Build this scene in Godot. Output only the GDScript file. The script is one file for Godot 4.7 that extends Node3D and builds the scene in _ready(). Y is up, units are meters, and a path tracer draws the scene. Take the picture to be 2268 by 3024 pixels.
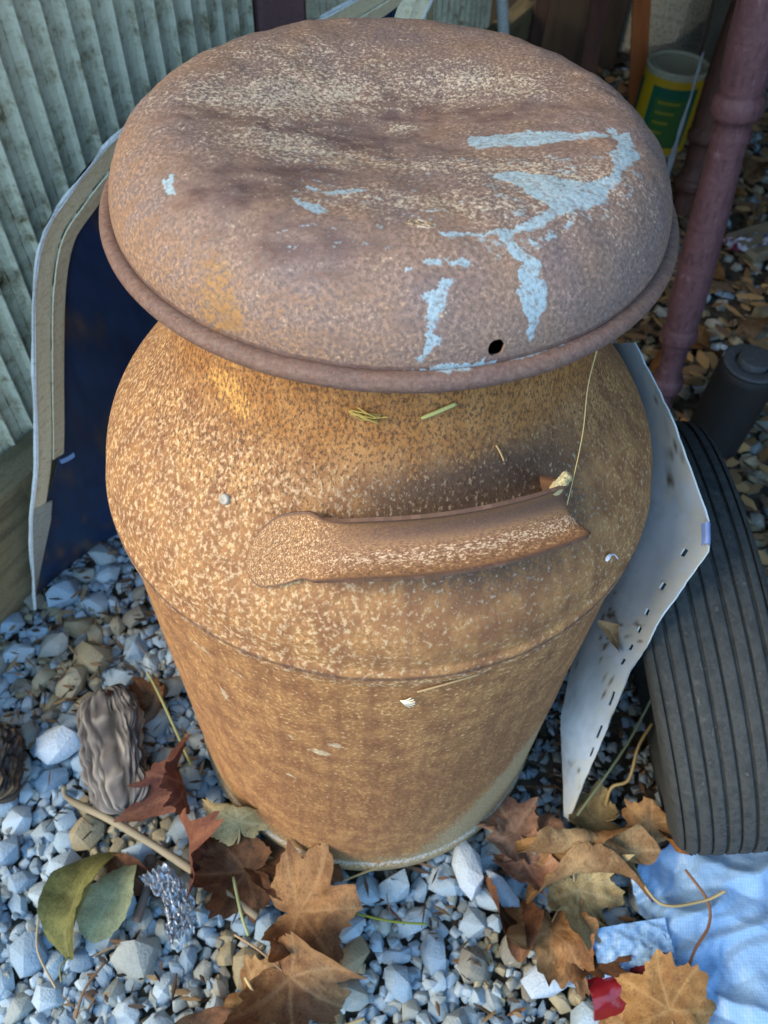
extends Node3D

var rng := RandomNumberGenerator.new()
var used := {}
var noise := FastNoiseLite.new()

# ------------------------------------------------------------------ helpers
func srgb(r: float, g: float, b: float) -> Color:
	return Color(r / 255.0, g / 255.0, b / 255.0)

func lin(r: float, g: float, b: float) -> Color:
	return Color(r / 255.0, g / 255.0, b / 255.0).srgb_to_linear()

func numbered(called: String) -> String:
	if not used.has(called):
		used[called] = 0
		return called
	used[called] += 1
	return "%s_%03d" % [called, used[called]]

func tag(o: Node, label: String, category: String, group := "", kind := "") -> Node:
	if label: o.set_meta("label", label)
	if category: o.set_meta("category", category)
	if group: o.set_meta("group", group)
	if kind: o.set_meta("kind", kind)
	return o

func put(called: String, mesh: Mesh, m: Material, parent: Node = null, at := Vector3.ZERO) -> MeshInstance3D:
	var o := MeshInstance3D.new()
	o.mesh = mesh
	if m: o.material_override = m
	o.position = at
	if parent == null or parent == self:
		o.name = numbered(called)
		add_child(o)
	else:
		o.name = called
		parent.add_child(o, true)
	return o

func base(called: String, at := Vector3.ZERO) -> Node3D:
	var o := Node3D.new()
	o.name = numbered(called)
	add_child(o)
	o.position = at
	return o

func mat(c: Color, rough := 0.8, metal := 0.0) -> StandardMaterial3D:
	var m := StandardMaterial3D.new()
	m.albedo_color = c
	m.roughness = rough
	m.metallic = metal
	m.cull_mode = BaseMaterial3D.CULL_DISABLED
	return m

func vmat(rough := 0.8, metal := 0.0) -> StandardMaterial3D:
	var m := mat(Color.WHITE, rough, metal)
	m.vertex_color_use_as_albedo = true
	return m

func nz(freq: float, oct := 3, seed_ := 1, type := FastNoiseLite.TYPE_SIMPLEX_SMOOTH) -> FastNoiseLite:
	var n := FastNoiseLite.new()
	n.noise_type = type
	n.frequency = freq
	n.seed = seed_
	n.fractal_type = FastNoiseLite.FRACTAL_FBM if oct > 1 else FastNoiseLite.FRACTAL_NONE
	n.fractal_octaves = oct
	return n

func nbytes(w: int, h: int, freq: float, oct: int, seed_: int, contrast := 1.0, gain := 0.5) -> PackedByteArray:
	var n := nz(freq, oct, seed_)
	n.fractal_gain = gain
	var im: Image = n.get_image(w, h)
	if contrast != 1.0: im.adjust_bcs(1.0, contrast, 1.0)
	im.convert(Image.FORMAT_L8)
	return im.get_data()

# colour texture made of noise mixed between colours, tiled by triplanar mapping
func noise_tex(cols: Array, freq: float, oct: int, seed_: int, size := 512, stretch := Vector2.ONE) -> ImageTexture:
	size = mini(size, 320)
	var w := int(size * stretch.x) + 1
	var a := nbytes(w, int(size * stretch.y) + 2, freq * 512.0 / size * 0.75, oct, seed_)
	var b := nbytes(size, size, 0.3, 1, seed_ + 7)
	var d := PackedByteArray()
	d.resize(size * size * 3)
	var lut := PackedByteArray()
	for i in 256:
		var t: float = minf(i / 255.0 * (cols.size() - 1), cols.size() - 1.001)
		var c: Color = cols[int(t)].lerp(cols[int(t) + 1], t - int(t))
		lut.append_array([int(c.r * 255), int(c.g * 255), int(c.b * 255)])
	var k := 0
	var kb := 0
	for y in size:
		var row := int(y * stretch.y) * w
		for x in size:
			var t := clampi(a[row + int(x * stretch.x)] + (b[kb] - 128) / 4, 0, 255) * 3
			d[k] = lut[t]
			d[k + 1] = lut[t + 1]
			d[k + 2] = lut[t + 2]
			k += 3
			kb += 1
	return ImageTexture.create_from_image(Image.create_from_data(size, size, false, Image.FORMAT_RGB8, d))

func relief_tex(freq: float, oct: int, seed_: int, size := 512) -> ImageTexture:
	var n := nz(freq, oct, seed_)
	var im: Image = n.get_seamless_image(size, size)
	im.convert(Image.FORMAT_L8)
	return ImageTexture.create_from_image(im)

func tri(m: StandardMaterial3D, tex: Texture2D, scale: float, relief: Texture2D = null, cm := 0.1, world := false) -> StandardMaterial3D:
	m.albedo_texture = tex
	m.uv1_triplanar = true
	m.uv1_world_triplanar = world
	m.uv1_scale = Vector3.ONE * scale
	if relief:
		m.heightmap_enabled = true
		m.heightmap_texture = relief
		m.heightmap_scale = cm
	return m

# triangle soup with smooth normals from a grid of points; cells in skip are left open, thick gives it a back and edges
func grid(P: Array, uv: Array = [], cols: Array = [], wrap := false, thick := 0.0, skip := {}, flip := false) -> ArrayMesh:
	var nr := P.size()
	var nc: int = P[0].size()
	var N := []
	for i in nr:
		var row := PackedVector3Array()
		row.resize(nc)
		for j in nc:
			var j0: int = j - 1
			var j1: int = j + 1
			if wrap:
				if j0 < 0: j0 = nc - 2
				if j1 >= nc: j1 = 1
			else:
				j0 = maxi(j0, 0)
				j1 = mini(j1, nc - 1)
			var du: Vector3 = P[i][j1] - P[i][j0]
			var dv: Vector3 = P[mini(i + 1, nr - 1)][j] - P[maxi(i - 1, 0)][j]
			var n := du.cross(dv)
			if n.length() < 1e-14:
				var i2: int = mini(i + 1, nr - 1) if i == 0 else maxi(i - 1, 0)
				n = (P[i2][j1] - P[i2][j0]).cross(dv)
			n = n.normalized()
			row[j] = -n if flip else n
		N.append(row)
	var st := SurfaceTool.new()
	st.begin(Mesh.PRIMITIVE_TRIANGLES)
	var emit := func(i: int, j: int, s: float) -> void:
		st.set_normal(N[i][j] * (1.0 if s == 0.0 else -1.0))
		if uv: st.set_uv(uv[i][j])
		if cols: st.set_color(cols[i][j])
		st.add_vertex(P[i][j] - N[i][j] * s)
	for s in ([0.0, thick] if thick > 0.0 else [0.0]):
		for i in nr - 1:
			for j in nc - 1:
				if skip.has(Vector2i(i, j)): continue
				var fl: bool = flip != (s > 0.0)
				var q := [[i, j], [i + 1, j], [i, j + 1], [i, j + 1], [i + 1, j], [i + 1, j + 1]]
				if fl: q = [[i, j], [i, j + 1], [i + 1, j], [i, j + 1], [i + 1, j + 1], [i + 1, j]]
				for e in q: emit.call(e[0], e[1], s)
	if thick > 0.0:
		for i in nr - 1:
			for j in nc - 1:
				if skip.has(Vector2i(i, j)): continue
				for e in [[-1, 0, i, j, i, j + 1], [1, 0, i + 1, j, i + 1, j + 1], [0, -1, i, j, i + 1, j], [0, 1, i, j + 1, i + 1, j + 1]]:
					var ni: int = i + e[0]
					var nj: int = j + e[1]
					var open: bool = ni < 0 or ni >= nr - 1 or nj < 0 or nj >= nc - 1 or skip.has(Vector2i(ni, nj))
					if wrap and (nj < 0 or nj >= nc - 1): open = false
					if not open: continue
					var a: Vector3 = P[e[2]][e[3]]
					var b: Vector3 = P[e[4]][e[5]]
					var an: Vector3 = N[e[2]][e[3]]
					var bn: Vector3 = N[e[4]][e[5]]
					var a2 := a - an * thick
					var b2 := b - bn * thick
					var nn := (b - a).cross(an).normalized()
					for vtx in [a, b, a2, b, b2, a2]:
						st.set_normal(nn)
						if uv: st.set_uv(uv[e[2]][e[3]])
						if cols: st.set_color(cols[e[2]][e[3]])
						st.add_vertex(vtx)
	return st.commit()

func lathe(prof: Array, segs := 48, colf = null, wob := 0.0) -> ArrayMesh:
	var P := []
	var U := []
	var K := []
	var s := 0.0
	for i in prof.size():
		if i > 0: s += prof[i].distance_to(prof[i - 1])
		var row := PackedVector3Array()
		var ur := PackedVector2Array()
		var kr := PackedColorArray()
		for j in segs + 1:
			var a := TAU * (j % segs) / segs
			var r: float = prof[i].x
			if wob > 0.0: r += wob * noise.get_noise_3d(sin(a) * 30, prof[i].y * 300, cos(a) * 30)
			var p := Vector3(sin(a) * r, prof[i].y, cos(a) * r)
			row.append(p)
			ur.append(Vector2(float(j) / segs, s))
			if colf != null: kr.append(colf.call(p))
		P.append(row)
		U.append(ur)
		K.append(kr)
	return grid(P, U, K if colf != null else [], true, 0.0, {}, prof[0].y > prof[-1].y)

func tube(path: Array, radii: Array, sides := 8, cols: Array = [], rough := 0.0) -> ArrayMesh:
	var P := []
	var K := []
	var n := path.size()
	var side := Vector3.ZERO
	for i in n:
		var t: Vector3 = (path[mini(i + 1, n - 1)] - path[maxi(i - 1, 0)]).normalized()
		if side == Vector3.ZERO: side = t.cross(Vector3.UP if absf(t.y) < 0.9 else Vector3.RIGHT)
		side = (side - t * side.dot(t)).normalized()
		var up := side.cross(t)
		var row := PackedVector3Array()
		var kr := PackedColorArray()
		for j in sides + 1:
			var a := TAU * (j % sides) / sides
			var r: float = radii[i] if i < radii.size() else radii[-1]
			var d := side * cos(a) + up * sin(a)
			if rough > 0.0: r *= 1.0 + rough * noise.get_noise_3dv((path[i] + d * r) * 400.0)
			row.append(path[i] + d * r)
			if cols:
				var f: float = 0.5 + 0.5 * noise.get_noise_3dv((path[i] + d * r) * Vector3(350, 350, 350))
				kr.append(cols[0].lerp(cols[1], f))
		P.append(row)
		K.append(kr)
	var cap0 := PackedVector3Array()
	var cap1 := PackedVector3Array()
	for j in sides + 1:
		cap0.append(path[0])
		cap1.append(path[n - 1])
	P.insert(0, cap0)
	P.append(cap1)
	if cols:
		K.insert(0, K[0])
		K.append(K[-1])
	return grid(P, [], K if cols else [], true, 0.0, {}, true)

func smooth_path(pts: Array, per := 6) -> Array:
	var out := []
	for i in pts.size() - 1:
		var a: Vector3 = pts[maxi(i - 1, 0)]
		var b: Vector3 = pts[i]
		var c: Vector3 = pts[i + 1]
		var d: Vector3 = pts[mini(i + 2, pts.size() - 1)]
		for k in per: out.append(b.cubic_interpolate(c, a, d, float(k) / per))
	out.append(pts[-1])
	return out

# a board with chamfered edges, centred, uneven along its length
func board(size: Vector3, bevel := 0.004, wear := 0.0, seed_ := 0.0) -> ArrayMesh:
	var h := size * 0.5
	var prof := [Vector2(h.x - bevel, h.z), Vector2(-h.x + bevel, h.z), Vector2(-h.x, h.z - bevel), Vector2(-h.x, -h.z + bevel), Vector2(-h.x + bevel, -h.z), Vector2(h.x - bevel, -h.z), Vector2(h.x, -h.z + bevel), Vector2(h.x, h.z - bevel)]
	var n := 24
	var st := SurfaceTool.new()
	st.begin(Mesh.PRIMITIVE_TRIANGLES)
	var pt := func(i: int, k: int) -> Vector3:
		var y := -h.y + size.y * i / n
		var q: Vector2 = prof[k % 8]
		var w := 1.0 + wear * noise.get_noise_3d(q.x * 500 + seed_, y * 90, q.y * 500)
		return Vector3(q.x * w, y, q.y * w)
	st.set_smooth_group(-1)
	for i in n:
		for k in 8:
			var a: Vector3 = pt.call(i, k)
			var b: Vector3 = pt.call(i, k + 1)
			var c: Vector3 = pt.call(i + 1, k)
			var d: Vector3 = pt.call(i + 1, k + 1)
			for v in [a, c, b, b, c, d]: st.add_vertex(v)
	for e in [0, n]:
		for k in 6:
			var tr := [pt.call(e, 0), pt.call(e, k + 1), pt.call(e, k + 2)]
			if e == n: tr.reverse()
			for v in tr: st.add_vertex(v)
	st.generate_normals()
	return st.commit()

# an angular crushed stone: the hull of a few points, its edges slightly knocked off
func stone_mesh(sd: int, points: int) -> ArrayMesh:
	var r := RandomNumberGenerator.new()
	r.seed = sd
	var V := []
	var tries := 0
	while V.size() < points and tries < 400:
		tries += 1
		var p := Vector3(r.randfn(), r.randfn(), r.randfn()).normalized()
		var ok := true
		for q in V:
			if q.distance_to(p) < 2.0 / sqrt(points): ok = false
		if ok: V.append(p)
	var sq := Vector3(1.12, r.randf_range(0.6, 0.85), r.randf_range(0.7, 1.0))
	for i in V.size(): V[i] = V[i] * sq * r.randf_range(0.88, 1.12)
	var st := SurfaceTool.new()
	st.begin(Mesh.PRIMITIVE_TRIANGLES)
	var n := V.size()
	for i in n:
		for j in range(i + 1, n):
			for k in range(j + 1, n):
				var nn: Vector3 = (V[j] - V[i]).cross(V[k] - V[i])
				if nn.length() < 1e-6: continue
				nn = nn.normalized()
				var side := 0
				for m in n:
					if m == i or m == j or m == k: continue
					var d: float = nn.dot(V[m] - V[i])
					if absf(d) < 1e-6: continue
					side |= 1 if d > 0 else 2
					if side == 3: break
				if side == 3: continue
				var o := [i, k, j]
				if side == 1:
					nn = -nn
					o = [i, j, k]
				# each face split in four round a slightly raised middle, normals leaning to the corners
				var c := [V[o[0]], V[o[1]], V[o[2]]]
				var mid := [(c[0] + c[1]) * 0.5, (c[1] + c[2]) * 0.5, (c[2] + c[0]) * 0.5]
				for t in [[c[0], mid[0], mid[2]], [mid[0], c[1], mid[1]], [mid[2], mid[1], c[2]], [mid[0], mid[1], mid[2]]]:
					for v in t:
						st.set_normal((nn + v.normalized() * 0.42).normalized())
						st.add_vertex(v)
	return st.commit()

# ------------------------------------------------------------------ rust
const HS := -1.0
var lid_prof := []
var body_prof := []

func bez(a: Vector2, b: Vector2, c: Vector2, d: Vector2, t: float) -> Vector2:
	return a.bezier_interpolate(b, c, d, t)

func arc(pr: Array) -> PackedFloat32Array:
	var o := PackedFloat32Array([0.0])
	for i in range(1, pr.size()): o.append(o[-1] + pr[i].distance_to(pr[i - 1]))
	return o

func paint_mask(size: int, polys: Array) -> PackedByteArray:
	var m := PackedByteArray()
	m.resize(size * size)
	for pl in polys:
		var n: int = pl.size() / 2
		var y0 := 1.0
		var y1 := 0.0
		for i in n:
			y0 = minf(y0, pl[2 * i + 1])
			y1 = maxf(y1, pl[2 * i + 1])
		for y in range(int(y0 * size), int(y1 * size) + 1):
			var fy := (y + 0.5) / size
			var xs := []
			for i in n:
				var ay: float = pl[2 * i + 1]
				var k := (i + 1) % n
				var by: float = pl[2 * k + 1]
				if (ay <= fy) != (by <= fy): xs.append(lerpf(pl[2 * i], pl[2 * k], (fy - ay) / (by - ay)))
			xs.sort()
			for i in range(0, xs.size() - 1, 2):
				for x in range(int(xs[i] * size), int(xs[i + 1] * size) + 1): m[y * size + clampi(x, 0, size - 1)] = 255
	return m

const PAINT := [
	[0.595,0.5447,0.6022,0.5372,0.6302,0.5359,0.6627,0.5363,0.7045,0.5353,0.7274,0.5378,0.7549,0.5403,0.7711,0.5431,0.7698,0.5526,0.7485,0.5553,0.7159,0.5592,0.6923,0.5681,0.6694,0.5711,0.633,0.5714,0.6035,0.568,0.597,0.5576],
	[0.7734,0.5259,0.7822,0.5249,0.7844,0.5354,0.7983,0.5298,0.8017,0.5431,0.7997,0.5654,0.8056,0.5733,0.8003,0.5921,0.7871,0.6129,0.7757,0.6225,0.7732,0.6357,0.7691,0.6541,0.7545,0.6686,0.7513,0.6807,0.7384,0.7005,0.7099,0.7193,0.6873,0.7331,0.6719,0.7546,0.6612,0.7637,0.6485,0.7655,0.6402,0.7712,0.6379,0.7825,0.6429,0.7883,0.6539,0.7922,0.668,0.7992,0.673,0.802,0.6698,0.8111,0.6822,0.8178,0.6835,0.8316,0.6867,0.847,0.6858,0.8599,0.6832,0.8713,0.6848,0.8813,0.6741,0.8734,0.6682,0.8579,0.659,0.85,0.6524,0.8397,0.647,0.8251,0.6449,0.8114,0.651,0.8068,0.6396,0.8022,0.6325,0.7929,0.6237,0.7808,0.6185,0.7744,0.5972,0.7807,0.5792,0.7848,0.5633,0.7895,0.5552,0.7854,0.5631,0.781,0.5831,0.7799,0.6032,0.7766,0.6174,0.7707,0.6339,0.7641,0.6485,0.7551,0.6613,0.7439,0.6788,0.7297,0.6835,0.7211,0.6735,0.7103,0.6597,0.6973,0.6506,0.6778,0.6321,0.6663,0.6199,0.6536,0.6379,0.6414,0.6511,0.6386,0.6635,0.6469,0.6845,0.654,0.7037,0.6564,0.7247,0.6643,0.7413,0.6558,0.7565,0.6433,0.7657,0.6359,0.7668,0.6248,0.7648,0.6108,0.7668,0.5944,0.7797,0.5788,0.7805,0.5638,0.7775,0.5498],
	[0.5731,0.8361,0.5728,0.843,0.5674,0.8495,0.5683,0.8647,0.5658,0.8765,0.56,0.8868,0.5571,0.8951,0.5649,0.8962,0.5729,0.8974,0.5655,0.9045,0.5639,0.9134,0.5552,0.9212,0.5475,0.9292,0.5462,0.922,0.5528,0.9145,0.5507,0.8958,0.5526,0.8799,0.5489,0.867,0.5441,0.8599,0.5436,0.8552,0.5515,0.8534,0.5599,0.8466,0.5643,0.8393],
	[0.5419,0.8207,0.5507,0.8176,0.5618,0.8204,0.5591,0.8249,0.5492,0.8261],
	[0.5646,0.818,0.5784,0.8139,0.5893,0.8121,0.5907,0.8172,0.5829,0.8205,0.5688,0.8205],
	[0.5228,0.8308,0.5298,0.8312,0.5281,0.8354,0.5231,0.8348],
	[0.6553,0.7807,0.666,0.7767,0.6642,0.7829,0.6566,0.7838],
	[0.6743,0.7662,0.6874,0.7576,0.6876,0.7647,0.6746,0.7732],
	[0.6961,0.7449,0.7051,0.7369,0.7007,0.7484],
	[0.5236,0.9443,0.5829,0.9269,0.6452,0.9121,0.6549,0.9273,0.6105,0.9422,0.5381,0.9556],
	[0.574,0.9582,0.6197,0.9463,0.6221,0.9506,0.5861,0.96],
	[0.6697,0.9226,0.7095,0.9087,0.7512,0.8859,0.7532,0.8885,0.7088,0.9145,0.6712,0.9294],
	[0.3916,0.7328,0.4191,0.7412,0.4345,0.7544,0.4294,0.7647,0.4041,0.7532],
	[0.4225,0.7133,0.4508,0.7031,0.4821,0.7012,0.4557,0.7131,0.4353,0.7177],
	[0.4048,0.7032,0.4217,0.705,0.4141,0.7123],
	[0.2356,0.6908,0.2491,0.6811,0.2494,0.7012,0.2563,0.7193,0.2425,0.7068],
]

func ss(a: float, b: float, x: float) -> float:
	var t := clampf((x - a) / (b - a), 0.0, 1.0)
	return t * t * (3.0 - 2.0 * t)

# a soft map of elliptical spots (centre, radii, weight), built small and enlarged
func spot_map(w: int, h: int, spots: Array, to: Vector2i) -> PackedByteArray:
	var d := PackedByteArray()
	d.resize(w * h)
	for q in spots:
		for y in range(maxi(0, int((q[1] - q[3] * 2.0) * h)), mini(h, int((q[1] + q[3] * 2.0) * h) + 1)):
			for x in range(maxi(0, int((q[0] - q[2] * 2.0) * w)), mini(w, int((q[0] + q[2] * 2.0) * w) + 1)):
				var ex: float = ((x + 0.5) / w - q[0]) / q[2]
				var ey: float = ((y + 0.5) / h - q[1]) / q[3]
				d[y * w + x] = mini(255, d[y * w + x] + int(255.0 * q[4] * exp(-ex * ex - ey * ey)))
	var im := Image.create_from_data(w, h, false, Image.FORMAT_L8, d)
	im.resize(to.x, to.y, Image.INTERPOLATE_BILINEAR)
	return im.get_data()

func lid_material() -> StandardMaterial3D:
	var S := 1152
	var g1 := nbytes(S, S, 0.11, 3, 11, 1.7, 0.95)
	var g2 := nbytes(S, S * 2, 0.034, 5, 12, 1.5, 0.78)
	var g3 := nbytes(S, S * 2, 0.013, 4, 13, 1.3)
	var g4 := nbytes(S, S, 0.0065, 3, 14)
	var wx := nbytes(S, S, 0.038, 3, 15)
	var wy := nbytes(S, S, 0.038, 3, 16)
	var pm := paint_mask(S, PAINT)
	var d := PackedByteArray()
	d.resize(S * S * 3)
	var hgt := PackedByteArray()
	hgt.resize(S * S)
	# spots of pale weathering and of dark crust: centre u, v, radius u, radius v, weight
	var pale := spot_map(144, 144, [[0.30, 0.49, 0.13, 0.05, 1.0], [0.40, 0.43, 0.10, 0.04, 0.9], [0.51, 0.508, 0.02, 0.02, 1.0], [0.37, 0.60, 0.10, 0.05, 0.9], [0.62, 0.40, 0.12, 0.06, 0.9], [0.55, 0.62, 0.12, 0.03, 0.7], [0.70, 0.66, 0.10, 0.05, 0.9], [0.46, 0.72, 0.10, 0.03, 0.6], [0.60, 0.73, 0.10, 0.03, 0.7], [0.35, 0.35, 0.2, 0.05, 0.6]], Vector2i(S, S))
	var dark := spot_map(144, 144, [[0.45, 0.56, 0.10, 0.05, 1.0], [0.34, 0.72, 0.09, 0.05, 1.0], [0.30, 0.55, 0.08, 0.03, 0.9], [0.52, 0.45, 0.12, 0.05, 0.9], [0.42, 0.81, 0.10, 0.04, 0.7], [0.66, 0.48, 0.08, 0.02, 0.8], [0.40, 0.66, 0.08, 0.03, 0.8]], Vector2i(S, S))
	var bloom := spot_map(288, 288, [[0.310, 0.825, 0.022, 0.03, 0.9], [0.300, 0.855, 0.030, 0.03, 1.0], [0.318, 0.875, 0.02, 0.02, 0.9], [0.28, 0.87, 0.05, 0.02, 0.7]], Vector2i(S, S))
	var I := 1.0 / 255.0
	for y in S:
		var fy := float(y) / S
		var yy := (fy - 0.5) * (fy - 0.5)
		for x in S:
			var fx := float(x) / S
			var rr := sqrt((fx - 0.5) * (fx - 0.5) + yy)
			if rr > 0.52: continue
			var k := y * S + x
			var k2 := k + y * S
			var n1 := g1[k] * I
			var n2 := g2[k2] * I
			var n3 := g3[k2] * I
			var n4 := g4[k] * I - 0.5
			# brown rust with a reddish and a greyish cast
			var r := 130.0 + 20.0 * n4
			var g := 106.0 + 10.0 * n4
			var b := 94.0 - 4.0 * n4
			# orange rust where the skirt turns down, in grains
			var left := clampf((0.62 - fx) * 3.0, 0.0, 1.0)
			var side := clampf((rr + (n3 - 0.5) * 0.18 - 0.30) * 10.0, 0.0, 1.0)
			var t := 0.62 * clampf((n1 * 0.40 + n2 * 0.3 + side * (0.06 + 0.24 * left) - 0.50) * 4.0, 0.0, 1.0)
			if t > 0.0:
				r += (156.0 - r) * t
				g += (112.0 - g) * t
				b += (72.0 - b) * t
			# dark purple-brown crust
			t = 0.8 * clampf((n3 * 0.28 + n2 * 0.22 + n1 * 0.30 + dark[k] * I * 0.28 - 0.52) * 4.5, 0.0, 1.0)
			if t > 0.0:
				r += (84.0 - r) * t
				g += (62.0 - g) * t
				b += (60.0 - b) * t
			# pale worn flecks
			t = 0.8 * clampf((n2 * 0.32 + n1 * 0.36 + (1.0 - n3) * 0.12 + pale[k] * I * 0.30 - 0.56) * 5.0, 0.0, 1.0)
			if t > 0.0:
				r += (190.0 - r) * t
				g += (174.0 - g) * t
				b += (150.0 - b) * t
			# purple-brown worn bead
			if rr > 0.435:
				t = 0.75 * clampf((n1 * 0.5 + n2 * 0.5 - 0.25) * 4.0, 0.0, 1.0)
				r += (98.0 - r) * t
				g += (72.0 - g) * t
				b += (64.0 - b) * t
			# grain
			var gr := 0.80 + 0.40 * n1
			r *= gr
			g *= gr
			b *= gr
			# yellow rust bloom running down the front left skirt
			t = 0.5 * clampf((0.42 * bloom[k] * I + 0.30 * n2 + 0.34 * n1 - 0.58) * 4.0, 0.0, 1.0)
			if t > 0.0:
				r += (168.0 - r) * t
				g += (116.0 - g) * t
				b += (48.0 - b) * t
			# blue-grey paint remains
			var px := clampi(x + int((wx[k] - 128) * 0.055 + (n1 - 0.5) * 5.0), 0, S - 1)
			var py := clampi(y + int((wy[k] - 128) * 0.05 + (n1 - 0.5) * 5.0), 0, S - 1)
			t = 0.0
			if pm[py * S + px] > 0: t = 0.40 + 0.52 * clampf((n2 * 0.6 + n1 * 0.4 - 0.16) * 3.0, 0.0, 1.0)
			elif fx > 0.38 and fy > 0.60 and fy < 0.82 and rr < 0.33: t = 0.7 * clampf((n2 * 0.42 + n3 * 0.25 + n1 * 0.14 + (0.10 if fx > 0.6 else 0.03) - 0.56) * 7.0, 0.0, 1.0)
			if t > 0.0:
				var v := 26.0 * (n1 - 0.5)
				r += (152.0 + v - r) * t
				g += (172.0 + v - g) * t
				b += (180.0 + v - b) * t
			d[k * 3] = int(clampf(r, 0.0, 255.0))
			d[k * 3 + 1] = int(clampf(g, 0.0, 255.0))
			d[k * 3 + 2] = int(clampf(b, 0.0, 255.0))
			hgt[k] = int(76.0 * n1 + 89.0 * n2 + 38.0 * n3 + 51.0 * t)
	var m := mat(Color.WHITE, 0.72)
	m.albedo_texture = ImageTexture.create_from_image(Image.create_from_data(S, S, false, Image.FORMAT_RGB8, d))
	m.heightmap_enabled = true
	m.heightmap_texture = ImageTexture.create_from_image(Image.create_from_data(S, S, false, Image.FORMAT_L8, hgt))
	m.heightmap_scale = 0.02
	m.metallic_specular = 0.4
	return m

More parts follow.
